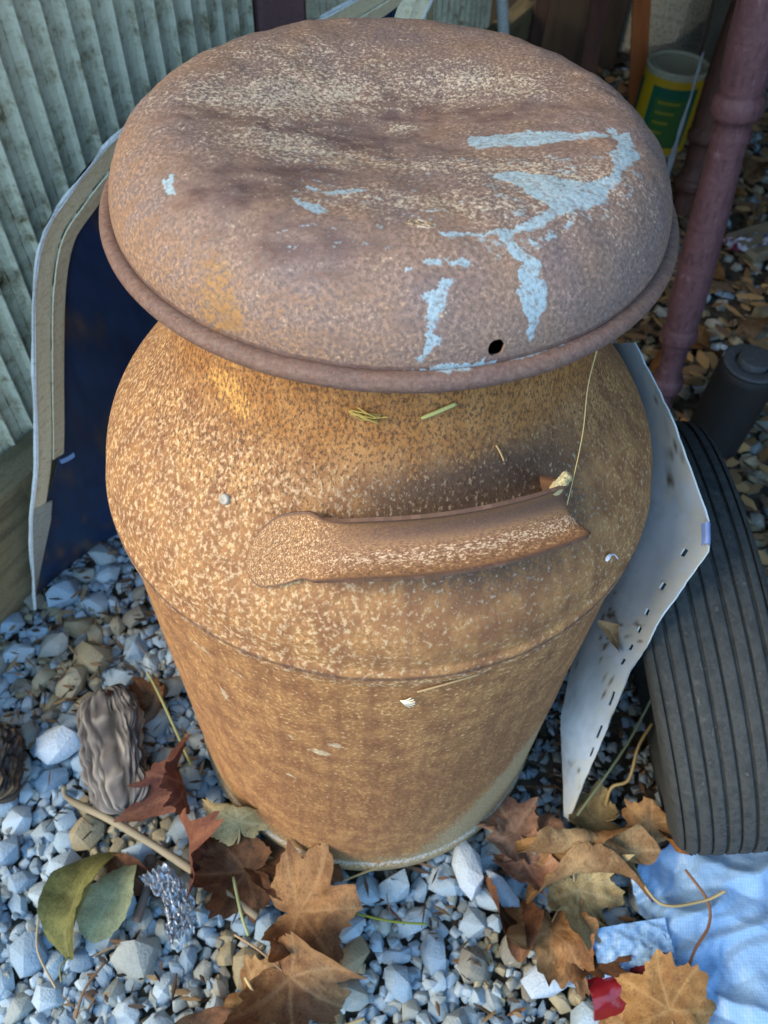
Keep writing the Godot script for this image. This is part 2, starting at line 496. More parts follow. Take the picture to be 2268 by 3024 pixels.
# the front of the can only (the seam and the back are never printed in detail): u is the angle over a full turn
func body_material(total: float) -> StandardMaterial3D:
	var W := 2048
	var H := 1136
	var x0 := W / 2 - 570
	var x1 := W / 2 + 570
	var g1 := nbytes(W, H, 0.13, 3, 21, 1.7, 0.95)
	var g2 := nbytes(W, H, 0.105, 4, 22, 1.5, 0.68)
	var g3 := nbytes(W, H, 0.022, 4, 23)
	var g4 := nbytes(W, H, 0.006, 3, 24)
	# run marks: noise drawn out down the side
	var runs: Image = nz(0.05, 4, 26).get_image(W, 72)
	runs.adjust_bcs(1.0, 1.6, 1.0)
	runs.resize(W, H, Image.INTERPOLATE_CUBIC)
	runs.convert(Image.FORMAT_L8)
	var g5 := runs.get_data()
	# spots given as angle and distance along the profile
	var at := func(list: Array) -> Array:
		var o := []
		for q in list: o.append([q[0] / TAU + 0.5, q[1] / total, q[2] / TAU, q[3] / total, q[4]])
		return o
	var lid_shade_grain := spot_map(256, 142, at.call([[0.42, 0.515, 0.50, 0.034, 1.0], [0.6, 0.49, 0.35, 0.03, 0.5], [0.15, 0.50, 0.35, 0.025, 0.35], [0.35, 0.44, 0.5, 0.02, 0.25]]), Vector2i(W, H))  # shade under the lid put into the colour, mixed with dark rust grain
	var brownp := spot_map(256, 142, at.call([[0.25, 0.21, 0.6, 0.06, 1.0], [-0.3, 0.16, 0.3, 0.03, 0.6], [0.6, 0.25, 0.3, 0.08, 0.7]]), Vector2i(W, H))
	var scuff := spot_map(1024, 568, at.call([[-0.16, 0.302, 0.055, 0.006, 1.0], [-0.10, 0.318, 0.045, 0.005, 0.9], [-0.27, 0.315, 0.02, 0.004, 0.9], [-0.55, 0.33, 0.02, 0.012, 0.9], [-0.3, 0.24, 0.04, 0.004, 0.8], [0.25, 0.06, 0.05, 0.003, 0.8], [-0.62, 0.38, 0.10, 0.006, 0.7], [-0.45, 0.375, 0.10, 0.004, 0.6]]), Vector2i(W, H))
	var yellow := spot_map(512, 284, at.call([[-0.70, 0.552, 0.11, 0.011, 1.0], [-0.62, 0.545, 0.08, 0.006, 0.8], [-0.82, 0.55, 0.1, 0.006, 0.7]]), Vector2i(W, H))
	var d := PackedByteArray()
	d.resize(W * H * 3)
	var hgt := PackedByteArray()
	hgt.resize(W * H)
	var I := 1.0 / 255.0
	var dcol := PackedFloat32Array()
	var dcol2 := PackedFloat32Array()
	var limy := PackedFloat32Array()
	for x in W:
		var ang := (float(x) / W - 0.5) * TAU
		dcol.append(0.155 - 0.13 * ss(-0.4, 0.5, ang))
		dcol2.append(0.06 * ss(0.5, 1.1, ang))
		limy.append(0.060 + 0.15 * ss(0.2, 0.9, ang) + 0.02 * ss(-0.2, -0.9, ang))
	for y in H:
		var s := float(y) / H * total
		var neck := ss(0.515, 0.552, s)
		var low := ss(0.48, 0.45, s)
		var cyl := 0.035 * ss(0.25, 0.35, s) - 0.05
		var joint := exp(-pow((s - 0.4215) / 0.0016, 2.0))
		var rimw := 0.5 * exp(-pow((s - 0.041) / 0.006, 2.0)) - 0.25 * ss(0.038, 0.030, s)
		for x in range(x0, x1):
			var k := y * W + x
			var n1 := g1[k] * I
			var n2 := g2[k] * I
			var n3 := g3[k] * I
			# orange-brown rust
			var r := 156.0
			var g := 111.0
			var b := 69.0
			var t := 0.7 * clampf((n3 * 0.6 + n1 * 0.25 + g4[k] * I * 0.15 + brownp[k] * I * 0.22 - 0.38) * 4.5, 0.0, 1.0)
			if t > 0.0:
				r += (122.0 - r) * t
				g += (80.0 - g) * t
				b += (50.0 - b) * t
			t = 0.55 * clampf((n2 * 0.4 + n1 * 0.4 + (1.0 - n3) * 0.2 - 0.52) * 5.0, 0.0, 1.0)
			if t > 0.0:
				r += (184.0 - r) * t
				g += (141.0 - g) * t
				b += (88.0 - b) * t
			t = 0.45 * clampf((g5[k] * I * 0.6 + n1 * 0.3 + n3 * 0.2 - 0.60) * 4.0, 0.0, 1.0)
			if t > 0.0:
				r += (112.0 - r) * t
				g += (72.0 - g) * t
				b += (48.0 - b) * t
			# dark rust grains on the shoulder front, part of them painting in the lid's shade
			if lid_shade_grain[k] > 0:
				t = 0.8 * clampf((n1 * 0.46 + n2 * 0.22 + n3 * 0.1 + lid_shade_grain[k] * I * 0.54 - 0.54) * 3.5, 0.0, 1.0)
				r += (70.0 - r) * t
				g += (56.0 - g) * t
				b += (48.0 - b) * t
			# pale flecks of old tinning: dense on the left shoulder, sparse elsewhere
			t = cyl
			if s > 0.421: t = (dcol[x] + dcol2[x] * low) * (1.0 - neck)
			elif s > 0.405: t = 0.16
			t = 0.48 * clampf((n2 * 0.55 + n1 * 0.26 + n3 * 0.10 + t - 0.60) * 7.0, 0.0, 1.0)
			if t > 0.0:
				r += (208.0 - r) * t
				g += (186.0 - g) * t
				b += (154.0 - b) * t
			# yellow ochre dust rust round the neck
			if s > 0.50:
				t = 0.75 * clampf((neck * 0.36 + n1 * 0.36 + n3 * 0.26 - 0.50) * 3.5, 0.0, 1.0)
				r += (148.0 - r) * t
				g += (98.0 - g) * t
				b += (46.0 - b) * t
				# dark pits in it
				t = 0.55 * clampf((1.0 - n1 - 0.68 + 0.1 * neck) * 5.0, 0.0, 1.0)
				r += (74.0 - r) * t
				g += (50.0 - g) * t
				b += (30.0 - b) * t
				t = 0.8 * clampf((yellow[k] * I * 0.45 + n2 * 0.35 + n1 * 0.25 - 0.56) * 4.0, 0.0, 1.0)
				r += (196.0 - r) * t
				g += (146.0 - g) * t
				b += (78.0 - b) * t
			# grey lime dirt splashed up from the gravel
			elif s < 0.27:
				t = 0.85 * clampf((clampf((limy[x] + 0.045 - s) * 12.0, 0.0, 1.0) * 0.54 + n1 * 0.22 + n3 * 0.32 - 0.50) * 5.0, 0.0, 1.0)
				r += (158.0 - r) * t
				g += (138.0 - g) * t
				b += (104.0 - b) * t
				t = 0.8 * clampf((rimw + n3 * 0.25 + n1 * 0.2 - 0.55) * 6.0, 0.0, 1.0)
				r += (178.0 - r) * t
				g += (172.0 - g) * t
				b += (164.0 - b) * t
			# a few chalky scuffs
			if scuff[k] > 0:
				t = 0.7 * clampf((scuff[k] * I * 0.6 + n2 * 0.22 + n3 * 0.2 - 0.5) * 6.0, 0.0, 1.0)
				r += (196.0 - r) * t
				g += (180.0 - g) * t
				b += (150.0 - b) * t
			if joint > 0.02:
				t = 0.5 * clampf((joint * 0.5 + n1 * 0.3 + n3 * 0.3 - 0.45) * 5.0, 0.0, 1.0)
				r += (72.0 - r) * t
				g += (52.0 - g) * t
				b += (46.0 - b) * t
			var gr := 0.82 + 0.36 * n1
			d[k * 3] = mini(int(r * gr), 255)
			d[k * 3 + 1] = mini(int(g * gr), 255)
			d[k * 3 + 2] = mini(int(b * gr), 255)
			hgt[k] = int(102.0 * n1 + 89.0 * n2 + 51.0 * n3)
		# the back of the can repeats the sides
		for x in range(0, x0):
			var k := (y * W + x) * 3
			var c := (y * W + 2 * x0 - x) * 3
			d[k] = d[c]
			d[k + 1] = d[c + 1]
			d[k + 2] = d[c + 2]
			k = (y * W + W - 1 - x) * 3
			c = (y * W + x1 - 1 - (x0 - x)) * 3
			d[k] = d[c]
			d[k + 1] = d[c + 1]
			d[k + 2] = d[c + 2]
	var m := mat(Color.WHITE, 0.74)
	m.albedo_texture = ImageTexture.create_from_image(Image.create_from_data(W, H, false, Image.FORMAT_RGB8, d))
	m.heightmap_enabled = true
	m.heightmap_texture = ImageTexture.create_from_image(Image.create_from_data(W, H, false, Image.FORMAT_L8, hgt))
	m.heightmap_scale = 0.022
	m.metallic_specular = 0.4
	return m

# strap handle: brown trough with pale flecks low and dark high, partly painted-in top light, dark edges and an orange spoon end
func handle_material() -> StandardMaterial3D:
	var W := 640
	var H := 128
	var g1 := nbytes(W, H, 0.2, 3, 33, 1.7, 0.95)
	var g2 := nbytes(W, H, 0.09, 4, 34, 1.5, 0.7)
	var d := PackedByteArray()
	d.resize(W * H * 3)
	for y in H:
		var v := float(y) / H
		for x in W:
			var k := y * W + x
			var n1 := g1[k] / 255.0
			var n2 := g2[k] / 255.0
			var u := float(x) / W
			var c := srgb(116, 84, 62).lerp(srgb(148, 106, 68), n2)
			c = c.lerp(srgb(172, 122, 68), ss(0.45, 0.75, n1 * 0.35 + n2 * 0.3 + 0.22 * ss(0.42, 0.22, u)))
			c = c.lerp(srgb(196, 172, 148), 0.75 * ss(0.52, 0.66, n1 * 0.30 + n2 * 0.40 + lerpf(0.10, 0.20 * exp(-pow((v - 0.74) / 0.13, 2.0)), ss(0.28, 0.46, u + 0.1 * (n2 - 0.5)))))
			c = c.lerp(srgb(80, 58, 50), 0.75 * ss(0.45, 0.65, n1 * 0.35 + n2 * 0.2 + 0.36 * exp(-pow((v - 0.28) / 0.24, 2.0)) * ss(0.30, 0.50, u + 0.1 * (n2 - 0.5)) + 0.4 * ss(0.94, 1.0, v) + 0.4 * ss(0.08, 0.0, v)))
			var gr := 0.74 + 0.5 * n1
			d[k * 3] = mini(255, int(c.r * 255 * gr))
			d[k * 3 + 1] = mini(255, int(c.g * 255 * gr))
			d[k * 3 + 2] = mini(255, int(c.b * 255 * gr))
	var m := mat(Color.WHITE, 0.72)
	m.albedo_texture = ImageTexture.create_from_image(Image.create_from_data(W, H, false, Image.FORMAT_RGB8, d))
	m.metallic_specular = 0.4
	return m

func rust_small(seed_: int, cols: Array) -> StandardMaterial3D:
	var m := mat(Color.WHITE, 0.72)
	return tri(m, noise_tex(cols, 0.03, 4, seed_, 384), 14.0, relief_tex(0.12, 3, seed_ + 3, 256), 0.05)

# ------------------------------------------------------------------ milk can
func body_radius(y: float) -> float:
	for i in range(1, body_prof.size()):
		if body_prof[i].y >= y and body_prof[i - 1].y <= y and body_prof[i].y > body_prof[i - 1].y:
			return lerpf(body_prof[i - 1].x, body_prof[i].x, (y - body_prof[i - 1].y) / (body_prof[i].y - body_prof[i - 1].y))
	return 0.168

func on_can(ang: float, y: float, off := 0.0) -> Vector3:
	var r := body_radius(y)
	var sl := (body_radius(y + 0.004) - body_radius(y - 0.004)) / 0.008
	var n := Vector2(1.0, -sl).normalized()
	return Vector3(sin(ang) * (r + n.x * off), y + n.y * off, cos(ang) * (r + n.x * off))

func on_can_normal(ang: float, y: float) -> Vector3:
	return (on_can(ang, y, 0.01) - on_can(ang, y)).normalized()

func milk_can() -> void:
	var can := base("milk_can")
	tag(can, "rusty orange steel milk can with mushroom lid standing in the gravel", "milk can")
	body_prof = [Vector2(0.150, 0.0), Vector2(0.168, 0.0), Vector2(0.170, 0.002), Vector2(0.1708, 0.007), Vector2(0.1708, 0.014), Vector2(0.170, 0.019), Vector2(0.1684, 0.0225), Vector2(0.168, 0.027)]
	for i in 36: body_prof.append(Vector2(0.168, 0.04 + 0.010 * i))
	body_prof.append_array([Vector2(0.1681, 0.3922), Vector2(0.1706, 0.3928), Vector2(0.1714, 0.3945), Vector2(0.1714, 0.4005), Vector2(0.1704, 0.4035), Vector2(0.1690, 0.4048), Vector2(0.1684, 0.4062)])
	for i in range(1, 41): body_prof.append(bez(Vector2(0.168, 0.4075), Vector2(0.168, 0.45), Vector2(0.115, 0.46), Vector2(0.1, 0.535), i / 40.0))
	body_prof.append_array([Vector2(0.099, 0.55), Vector2(0.099, 0.566)])
	var A := arc(body_prof)
	var total := A[-1]
	var segs := 192
	var P := []
	var U := []
	for i in body_prof.size():
		var row := PackedVector3Array()
		var ur := PackedVector2Array()
		for j in segs + 1:
			# the texture seam lies at the back
			var f := float(j) / segs
			var a := TAU * f - PI
			var q: Vector2 = body_prof[i]
			var rr := q.x + 0.0009 * noise.get_noise_3d(sin(a) * 25, q.y * 120, cos(a) * 25)
			row.append(Vector3(sin(a) * rr, q.y, cos(a) * rr))
			ur.append(Vector2(f, A[i] / total))
		P.append(row)
		U.append(ur)
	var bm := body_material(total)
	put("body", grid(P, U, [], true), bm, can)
	# lid: dished top, rounded shoulder, skirt and rolled bead
	lid_prof = []
	for i in 30:
		var r := 0.091 * i / 29.0
		lid_prof.append(Vector2(r, 0.6045 - 0.0085 * (0.5 + 0.5 * cos(PI * r / 0.091))))
	for i in range(1, 34):
		var t := PI / 2 * (1.0 - i / 33.0)
		lid_prof.append(Vector2(0.091 + 0.036 * cos(t), 0.569 + 0.0355 * sin(t)))
	lid_prof.append(Vector2(0.1258, 0.5675))
	lid_prof.append(Vector2(0.1253, 0.5665))
	var nb := lid_prof.size()
	for i in 14:
		var t := PI * 0.80 - i / 13.0 * PI * 1.45
		lid_prof.append(Vector2(0.1299 + 0.0043 * cos(t), 0.565 + 0.0043 * sin(t)))
	lid_prof.append(Vector2(0.124, 0.5625))
	lid_prof.append(Vector2(0.1005, 0.5665))
	var L := arc(lid_prof)
	var smax := 0.16734
	P = []
	U = []
	var ls := 320
	var hole := Vector3(0.0424, 0.5754, 0.1190)
	for i in lid_prof.size():
		var row := PackedVector3Array()
		var ur := PackedVector2Array()
		for j in ls + 1:
			var a := TAU * j / ls
			var q: Vector2 = lid_prof[i]
			var dent := (0.0012 if q.x < 0.125 else 0.0003) * noise.get_noise_3d(sin(a) * q.x * 900, 7.0, cos(a) * q.x * 900)
			row.append(Vector3(sin(a) * q.x, q.y + dent, cos(a) * q.x))
			ur.append(Vector2(0.5 + L[i] * sin(a) / (2 * smax), 0.5 + L[i] * cos(a) / (2 * smax)))
		P.append(row)
		U.append(ur)
	# drilled hole in the skirt: a patch of cells left out, its rim drawn onto a circle
	var skip := {}
	var hi := 0
	var hj := 0
	var near := 1e9
	for i in nb - 1:
		for j in ls:
			var dd: float = P[i][j].distance_to(hole)
			if dd < near:
				near = dd
				hi = i
				hj = j
	for i in range(hi - 2, hi + 2):
		for j in range(hj - 1, hj + 1): skip[Vector2i(i, j)] = true
	for i in range(hi - 2, hi + 3):
		for j in range(hj - 1, hj + 2):
			if i > hi - 2 and i < hi + 2 and j == hj: continue
			var v: Vector3 = P[i][j] - hole
			P[i][j] = hole + v.normalized() * 0.0034
	var lm := lid_material()
	put("lid", grid(P.slice(0, nb), U.slice(0, nb), [], false, 0.0012, skip, false), lm, can)
	put("rolled_bead", grid(P.slice(nb - 1), U.slice(nb - 1), [], true, 0.0, {}, false), lm, can.get_node("lid"))
	# handle: a trough-shaped strap riveted to the shoulder, its left end a flat spoon
	var keys := [[-0.410, 0.4525, 0.0010, 0.0160, 0.0], [-0.36, 0.4550, 0.0011, 0.0185, 0.0], [-0.31, 0.4575, 0.0014, 0.0190, 0.0], [-0.25, 0.4600, 0.0026, 0.0182, 0.1], [-0.18, 0.4630, 0.0060, 0.0160, 0.35], [-0.10, 0.4660, 0.0105, 0.0145, 0.75], [0.0, 0.4690, 0.0140, 0.0140, 1.0], [0.15, 0.4712, 0.0180, 0.0138, 1.0], [0.30, 0.4720, 0.0205, 0.0137, 1.0], [0.45, 0.4715, 0.0215, 0.0137, 1.0], [0.57, 0.4700, 0.0215, 0.0137, 1.0], [0.650, 0.4685, 0.0205, 0.0137, 1.0], [0.670, 0.4680, 0.0140, 0.0135, 0.7], [0.678, 0.4680, 0.0070, 0.0132, 0.5], [0.684, 0.4680, 0.0008, 0.0130, 0.3]]
	P = []
	U = []
	var steps := 76
	for i in steps + 1:
		var f := float(i) / steps * (keys.size() - 1)
		var k0 := mini(int(f), keys.size() - 2)
		var t := f - k0
		var kk := []
		for c in 5: kk.append(cubic_interpolate(keys[k0][c], keys[k0 + 1][c], keys[maxi(k0 - 1, 0)][c], keys[mini(k0 + 2, keys.size() - 1)][c], t))
		var ctr := on_can(kk[0], kk[1], maxf(kk[2], 0.0008))
		var nrm := on_can_normal(kk[0], kk[1])
		var along := Vector3(cos(kk[0]), 0.02, -sin(kk[0]))
		var acr := nrm.cross(along).normalized()
		var row := PackedVector3Array()
		var ur := PackedVector2Array()
		var hw: float = kk[3]
		if i < 9: hw *= sqrt(maxf(0.02, 1.0 - pow(1.0 - i / 9.0, 2.0)))
		for j in 17:
			var v := j / 8.0 - 1.0
			var cup: float = kk[4] * 0.0085 * (v * v - 0.25) + kk[4] * 0.0018 * ss(0.82, 1.0, absf(v))
			var p: Vector3 = ctr + acr * (v * hw) + nrm * (cup + HS * kk[4] * v * 0.0025)
			if kk[4] < 0.4:
				# the spoon end hugs the shoulder
				var y := p.y
				var hug := on_can(atan2(p.x, p.z), y, maxf(kk[2], 0.0008) + 0.0004)
				p = p.lerp(hug, 1.0 - kk[4] / 0.4)
			row.append(p + nrm * 0.0004 * noise.get_noise_3dv(p * 300.0))
			ur.append(Vector2(float(i) / steps, 0.5 - 0.5 * v))
		P.append(row)
		U.append(ur)
	var hm := rust_small(31, [srgb(78, 58, 48), srgb(120, 76, 50), srgb(150, 92, 48), srgb(168, 106, 56), srgb(186, 158, 132), srgb(196, 170, 146)])
	put("handle", grid(P, U, [], false, 0.0018, {}, false), handle_material(), can)
	var hd: Node3D = can.get_node("handle")
	for q in [[-0.34, 0.4625], [-0.335, 0.4505]]:
		var o := put("rivet", lathe([Vector2(0, 0.0011), Vector2(0.0016, 0.0010), Vector2(0.0028, 0.0005), Vector2(0.0034, 0.0)], 14), hm, hd, on_can(q[0], q[1], 0.0016))
		o.quaternion = Quaternion(Vector3.UP, on_can_normal(q[0], q[1]))

# ------------------------------------------------------------------ leaves
const MAPLE := [[90, 0.96], [86, 0.84], [81, 0.80], [77, 0.86], [72, 0.74], [64, 0.62], [57, 0.70], [52, 0.84], [48, 0.80], [42, 0.96], [36, 0.80], [29, 0.82], [22, 0.68], [12, 0.58], [2, 0.66], [-8, 0.80], [-16, 0.68], [-26, 0.62], [-42, 0.58], [-60, 0.48], [-76, 0.36], [-90, 0.14]]
const OVAL := [[90, 1.0], [82, 0.90], [70, 0.76], [50, 0.64], [25, 0.56], [0, 0.55], [-25, 0.60], [-50, 0.70], [-70, 0.82], [-83, 0.88], [-90, 0.88]]

var vein_tex := {}
func leaf_texture(kind: Array) -> ImageTexture:
	var key := "maple" if kind == MAPLE else "oval"
	if vein_tex.has(key): return vein_tex[key]
	var S := 256
	var g1 := nbytes(S, S, 0.16, 3, 301, 1.7, 0.9)
	var g2 := nbytes(S, S, 0.03, 4, 302, 1.6, 0.6)
	var v := PackedFloat32Array()
	v.resize(S * S)
	var line := func(a: Vector2, b: Vector2, w: float, k: float) -> void:
		var n := int(a.distance_to(b) * S * 1.5) + 2
		for i in n:
			var p := a.lerp(b, float(i) / n) * S
			var rr := int(ceil(w)) + 1
			for y in range(maxi(0, int(p.y) - rr), mini(S, int(p.y) + rr + 1)):
				for x in range(maxi(0, int(p.x) - rr), mini(S, int(p.x) + rr + 1)):
					var e: float = exp(-Vector2(x - p.x, y - p.y).length_squared() / (w * w)) * k
					if e > v[y * S + x]: v[y * S + x] = e
	var c := Vector2(0.5, 0.5)
	var dirs := [[90.0, 0.50], [42.0, 0.48], [138.0, 0.48], [-8.0, 0.40], [188.0, 0.40]] if kind == MAPLE else [[90.0, 0.5]]
	if kind == OVAL: c = Vector2(0.5, 0.95)
	for d in dirs:
		var L: float = d[1] if kind == MAPLE else 0.92
		var dv := Vector2(cos(deg_to_rad(d[0])), -sin(deg_to_rad(d[0])))
		line.call(c, c + dv * L, 1.3, 1.0)
		for i in range(1, 7):
			for sgn in [-1.0, 1.0]:
				var p: Vector2 = c + dv * L * (i / 7.5 + 0.02 * sgn)
				line.call(p, p + dv.rotated(sgn * 0.75) * L * 0.34 * (1.15 - i / 8.0), 0.8, 0.65)
	var out := PackedByteArray()
	out.resize(S * S * 3)
	for k in S * S:
		var n1 := g1[k] / 255.0
		var n2 := g2[k] / 255.0
		var t := 0.80 + 0.30 * n1 + 0.18 * (n2 - 0.5) - 0.30 * ss(0.66, 0.80, n1 * 0.5 + n2 * 0.5)
		t = lerpf(t, 1.0, v[k] * 0.65)
		for e in 3: out[k * 3 + e] = int(clampf(t, 0, 1) * 255.0)
	vein_tex[key] = ImageTexture.create_from_image(Image.create_from_data(S, S, false, Image.FORMAT_RGB8, out))
	return vein_tex[key]

func leaf_radius(kind: Array, a: float) -> float:
	var d := rad_to_deg(a)
	while d > 180: d -= 360
	while d < -180: d += 360
	if d > 90: d = 180 - d
	if d < -90: d = -180 - d
	for i in kind.size() - 1:
		if d <= kind[i][0] and d >= kind[i + 1][0]:
			return lerpf(kind[i][1], kind[i + 1][1], float(kind[i][0] - d) / (kind[i][0] - kind[i + 1][0]))
	return kind[-1][1]

# size, curl about the long axis (1/m), curl about the cross axis, fold, wave; colours: body, dark, vein
func leaf(called: String, kind: Array, size: float, at: Vector3, rot: Vector3, bend: Array, cols: Array, seed_: int, stem := 0.5) -> Node3D:
	var o := base(called, at)
	o.rotation_degrees = rot
	var shape := func(x: float, y: float) -> Vector3:
		var z := 0.0
		var px := x
		var py := y
		if absf(bend[0]) > 0.01:
			px = sin(bend[0] * x) / bend[0]
			z += (1.0 - cos(bend[0] * x)) / bend[0]
		if absf(bend[1]) > 0.01:
			var q := z
			py = sin(bend[1] * y) * (1.0 / bend[1] - q)
			z = 1.0 / bend[1] - cos(bend[1] * y) * (1.0 / bend[1] - q)
		z += bend[2] * absf(x)
		z += size * 0.30 * sin(seed_ * 1.7 + atan2(y, x) * 2.0) * pow(sqrt(x * x + y * y) / (size * 0.5), 3.0)
		z += bend[3] * size * (1.5 * noise.get_noise_3d(x * 300 + seed_ * 37.0, y * 300, seed_ * 9.0) + 0.45 * noise.get_noise_3d(x * 1100, y * 1100, seed_ * 5.0)) * minf(1.0, sqrt(x * x + y * y) / (size * 0.25))
		return Vector3(px, z, -py)
	var P := []
	var K := []
	var U := []
	var na := 108
	var nr := 13
	var veins := [90.0, 41.0, 139.0, -14.0, 194.0] if kind == MAPLE else [90.0, -90.0]
	for i in nr + 1:
		var row := PackedVector3Array()
		var kr := PackedColorArray()
		var ur := PackedVector2Array()
		var f := float(i) / nr
		for j in na + 1:
			var a := deg_to_rad(90.0) + TAU * (j % na) / na
			var r := leaf_radius(kind, a) * size * 0.55 * f
			var jag := (1.0 + (0.10 if kind == MAPLE else 0.03) * noise.get_noise_2d((j % na) * 24.0, seed_ * 50.0) * f) * (1.0 + (0.40 if kind == MAPLE else 0.12) * noise.get_noise_3d(cos(a) * 22.0 + seed_ * 13.0, sin(a) * 22.0, seed_ * 7.0))
			var x := cos(a) * r * jag
			var y := sin(a) * r * jag
			row.append(shape.call(x, y))
			ur.append(Vector2(0.5 + x / (size * 1.14), 0.5 - y / (size * 1.14)))
			var c: Color = cols[0].lerp(cols[1], clampf(0.5 + 1.3 * noise.get_noise_3d(x * 300 + seed_ * 3.0, y * 300, 4.0) + 0.8 * noise.get_noise_3d(x * 1800, y * 1800, seed_ * 1.0), 0, 1))
			var best := 1e9
			for v in veins:
				var da := fposmod(rad_to_deg(a) - v + 180.0, 360.0) - 180.0
				if absf(da) < 60.0: best = minf(best, absf(sin(deg_to_rad(da))) * r)
			if kind == OVAL: best = absf(x)
			c = c.lerp(cols[2], 0.35 * exp(-pow(best / (0.012 * size + 0.0004), 2.0)))
			kr.append(c)
		P.append(row)
		K.append(kr)
		U.append(ur)
	var lm := vmat(0.75)
	lm.albedo_texture = leaf_texture(kind)
	lm.metallic_specular = 0.25
	lm.backlight_enabled = true
	lm.backlight = Color(0.16, 0.11, 0.05)
	put("blade", grid(P, U, K, true, 0.0, {}, false), lm, o)
	if stem > 0.0:
		var y0 := -leaf_radius(kind, deg_to_rad(-90.0)) * size * 0.55
		var p0: Vector3 = shape.call(0.0, y0)
		var p1: Vector3 = p0 + Vector3(0.12 * size * noise.get_noise_2d(seed_ * 90.0, 3.0), 0.05 * size, stem * size * 0.5)
		var p2: Vector3 = p1 + Vector3(0.2 * size * noise.get_noise_2d(seed_ * 70.0, 9.0), -0.02 * size, stem * size * 0.5)
		put("stem", tube(smooth_path([p0, p1, p2], 4), [0.0009], 6, [cols[2], cols[1]]), vmat(0.7), o)
	return o

# rough lump stretched along x, fibrous along its length
func chunk(len_: float, wid: float, hgt: float, seed_: int, cols: Array) -> ArrayMesh:
	var P := []
	var K := []
	for i in 61:
		var u := i / 60.0 * 2.0 - 1.0
		var row := PackedVector3Array()
		var kr := PackedColorArray()
		var prof := pow(maxf(0.0, 1.0 - pow(absf(u), 5.0)), 0.4)
		for j in 113:
			var a := TAU * (j % 112) / 112
			var cy := cos(a)
			var cz := sin(a)
			var sx := signf(cy) * pow(absf(cy), 0.55)
			var sz := signf(cz) * pow(absf(cz), 0.55)
			var n := noise.get_noise_3d(u * 22.0 + seed_ * 11.0, cy * 110.0, cz * 110.0)
			var n2 := 0.5 - 3.0 * absf(noise.get_noise_3d(u * 16.0 + 5.0 * cy, cy * 420.0 + seed_, cz * 200.0)) + 0.35 * noise.get_noise_3d(u * 60.0, cy * 1100.0, cz * 900.0 + seed_)
			var n3 := noise.get_noise_3d(u * 30.0, seed_ * 20.0, 3.0 + cy * 20.0)
			var rr := prof * (0.96 + 0.08 * n + 0.10 * n2 + 0.35 * n3)
			row.append(Vector3(u * len_ * 0.5 * (1.0 + 0.05 * n2 + 0.05 * n), sz * hgt * 0.5 * rr, sx * wid * 0.5 * rr))
			var f := clampf(0.40 + 0.6 * n + 0.7 * n2, 0.0, 1.0) * 2.0
			kr.append(cols[0].lerp(cols[1], f) if f < 1.0 else cols[1].lerp(cols[2], f - 1.0))
		P.append(row)
		K.append(kr)
	return grid(P, [], K, true, 0.0, {}, true)

func crumple(nx: int, nyy: int, f: Callable, thick := 0.0004, cols = null) -> ArrayMesh:
	var P := []
	var K := []
	for i in nyy + 1:
		var row := PackedVector3Array()
		var kr := PackedColorArray()
		for j in nx + 1:
			var u := float(j) / nx
			var v := float(i) / nyy
			row.append(f.call(u, v))
			if cols != null: kr.append(cols.call(u, v))
		P.append(row)
		K.append(kr)
	return grid(P, [], K if cols != null else [], false, thick, {}, true)

# ================================================================== scene
func _ready() -> void:
	rng.seed = 4711
	noise.noise_type = FastNoiseLite.TYPE_SIMPLEX_SMOOTH
	noise.frequency = 0.05
	noise.fractal_octaves = 3
	noise.seed = 5

	# --- camera
	var cam := Camera3D.new()
	cam.name = "camera"
	add_child(cam)
	var fwd := Vector3(0, -0.78836522, -0.61520751)
	var up := Vector3(-0.0562223, 0.61423442, -0.78711824)
	var right := Vector3(0.99841828, 0.03458838, -0.04432371)
	cam.transform = Transform3D(Basis(right, up, -fwd), Vector3(0.0049, 0.76, 0.3433))
	var lensa := CameraAttributesPhysical.new()
	lensa.frustum_focal_length = 26.0
	lensa.frustum_focus_distance = 0.40
	lensa.exposure_aperture = 14.0
	lensa.frustum_far = 60.0
	lensa.frustum_near = 0.02
	cam.attributes = lensa
	cam.keep_aspect = Camera3D.KEEP_HEIGHT
	cam.fov = 67.316
	cam.far = 60.0
	cam.near = 0.02
	cam.current = true

	# --- sky, sun, exposure
	var env := Environment.new()
	env.background_mode = Environment.BG_SKY
	var sm := ProceduralSkyMaterial.new()
	sm.sky_top_color = srgb(120, 172, 222)
	sm.sky_horizon_color = srgb(200, 218, 226)
	sm.sky_curve = 0.2
	sm.ground_bottom_color = srgb(92, 90, 80)
	sm.ground_horizon_color = srgb(150, 150, 140)
	sm.sun_angle_max = 1.0
	env.sky = Sky.new()
	env.sky.sky_material = sm
	env.tonemap_mode = Environment.TONE_MAPPER_LINEAR
	env.tonemap_exposure = 4.0
	env.sdfgi_enabled = true
	env.ssao_enabled = true
	env.ssil_enabled = true
	var we := WorldEnvironment.new()
	we.name = "world_environment"
	we.environment = env
	add_child(we)
	var sun := DirectionalLight3D.new()
	sun.name = "sun"
	sun.light_color = Color(1.0, 0.96, 0.88)
	sun.light_energy = 0.36
	sun.light_angular_distance = 30.0
	sun.shadow_enabled = true
	add_child(sun)
	sun.look_at_from_position(Vector3(-1.3, 1.0, 0.6), Vector3.ZERO)

	setting()
	milk_can()
	leaned_things()
	background_things()
	litter()
	crumbs_on_can()

# ------------------------------------------------------------------ setting
const WD := Vector3(0.42, 0.0, -0.907)     # along the siding wall, towards the back
const WN := Vector3(0.907, 0.0, 0.42)      # out of it
const W0 := Vector3(-0.401, 0.0, -0.187)

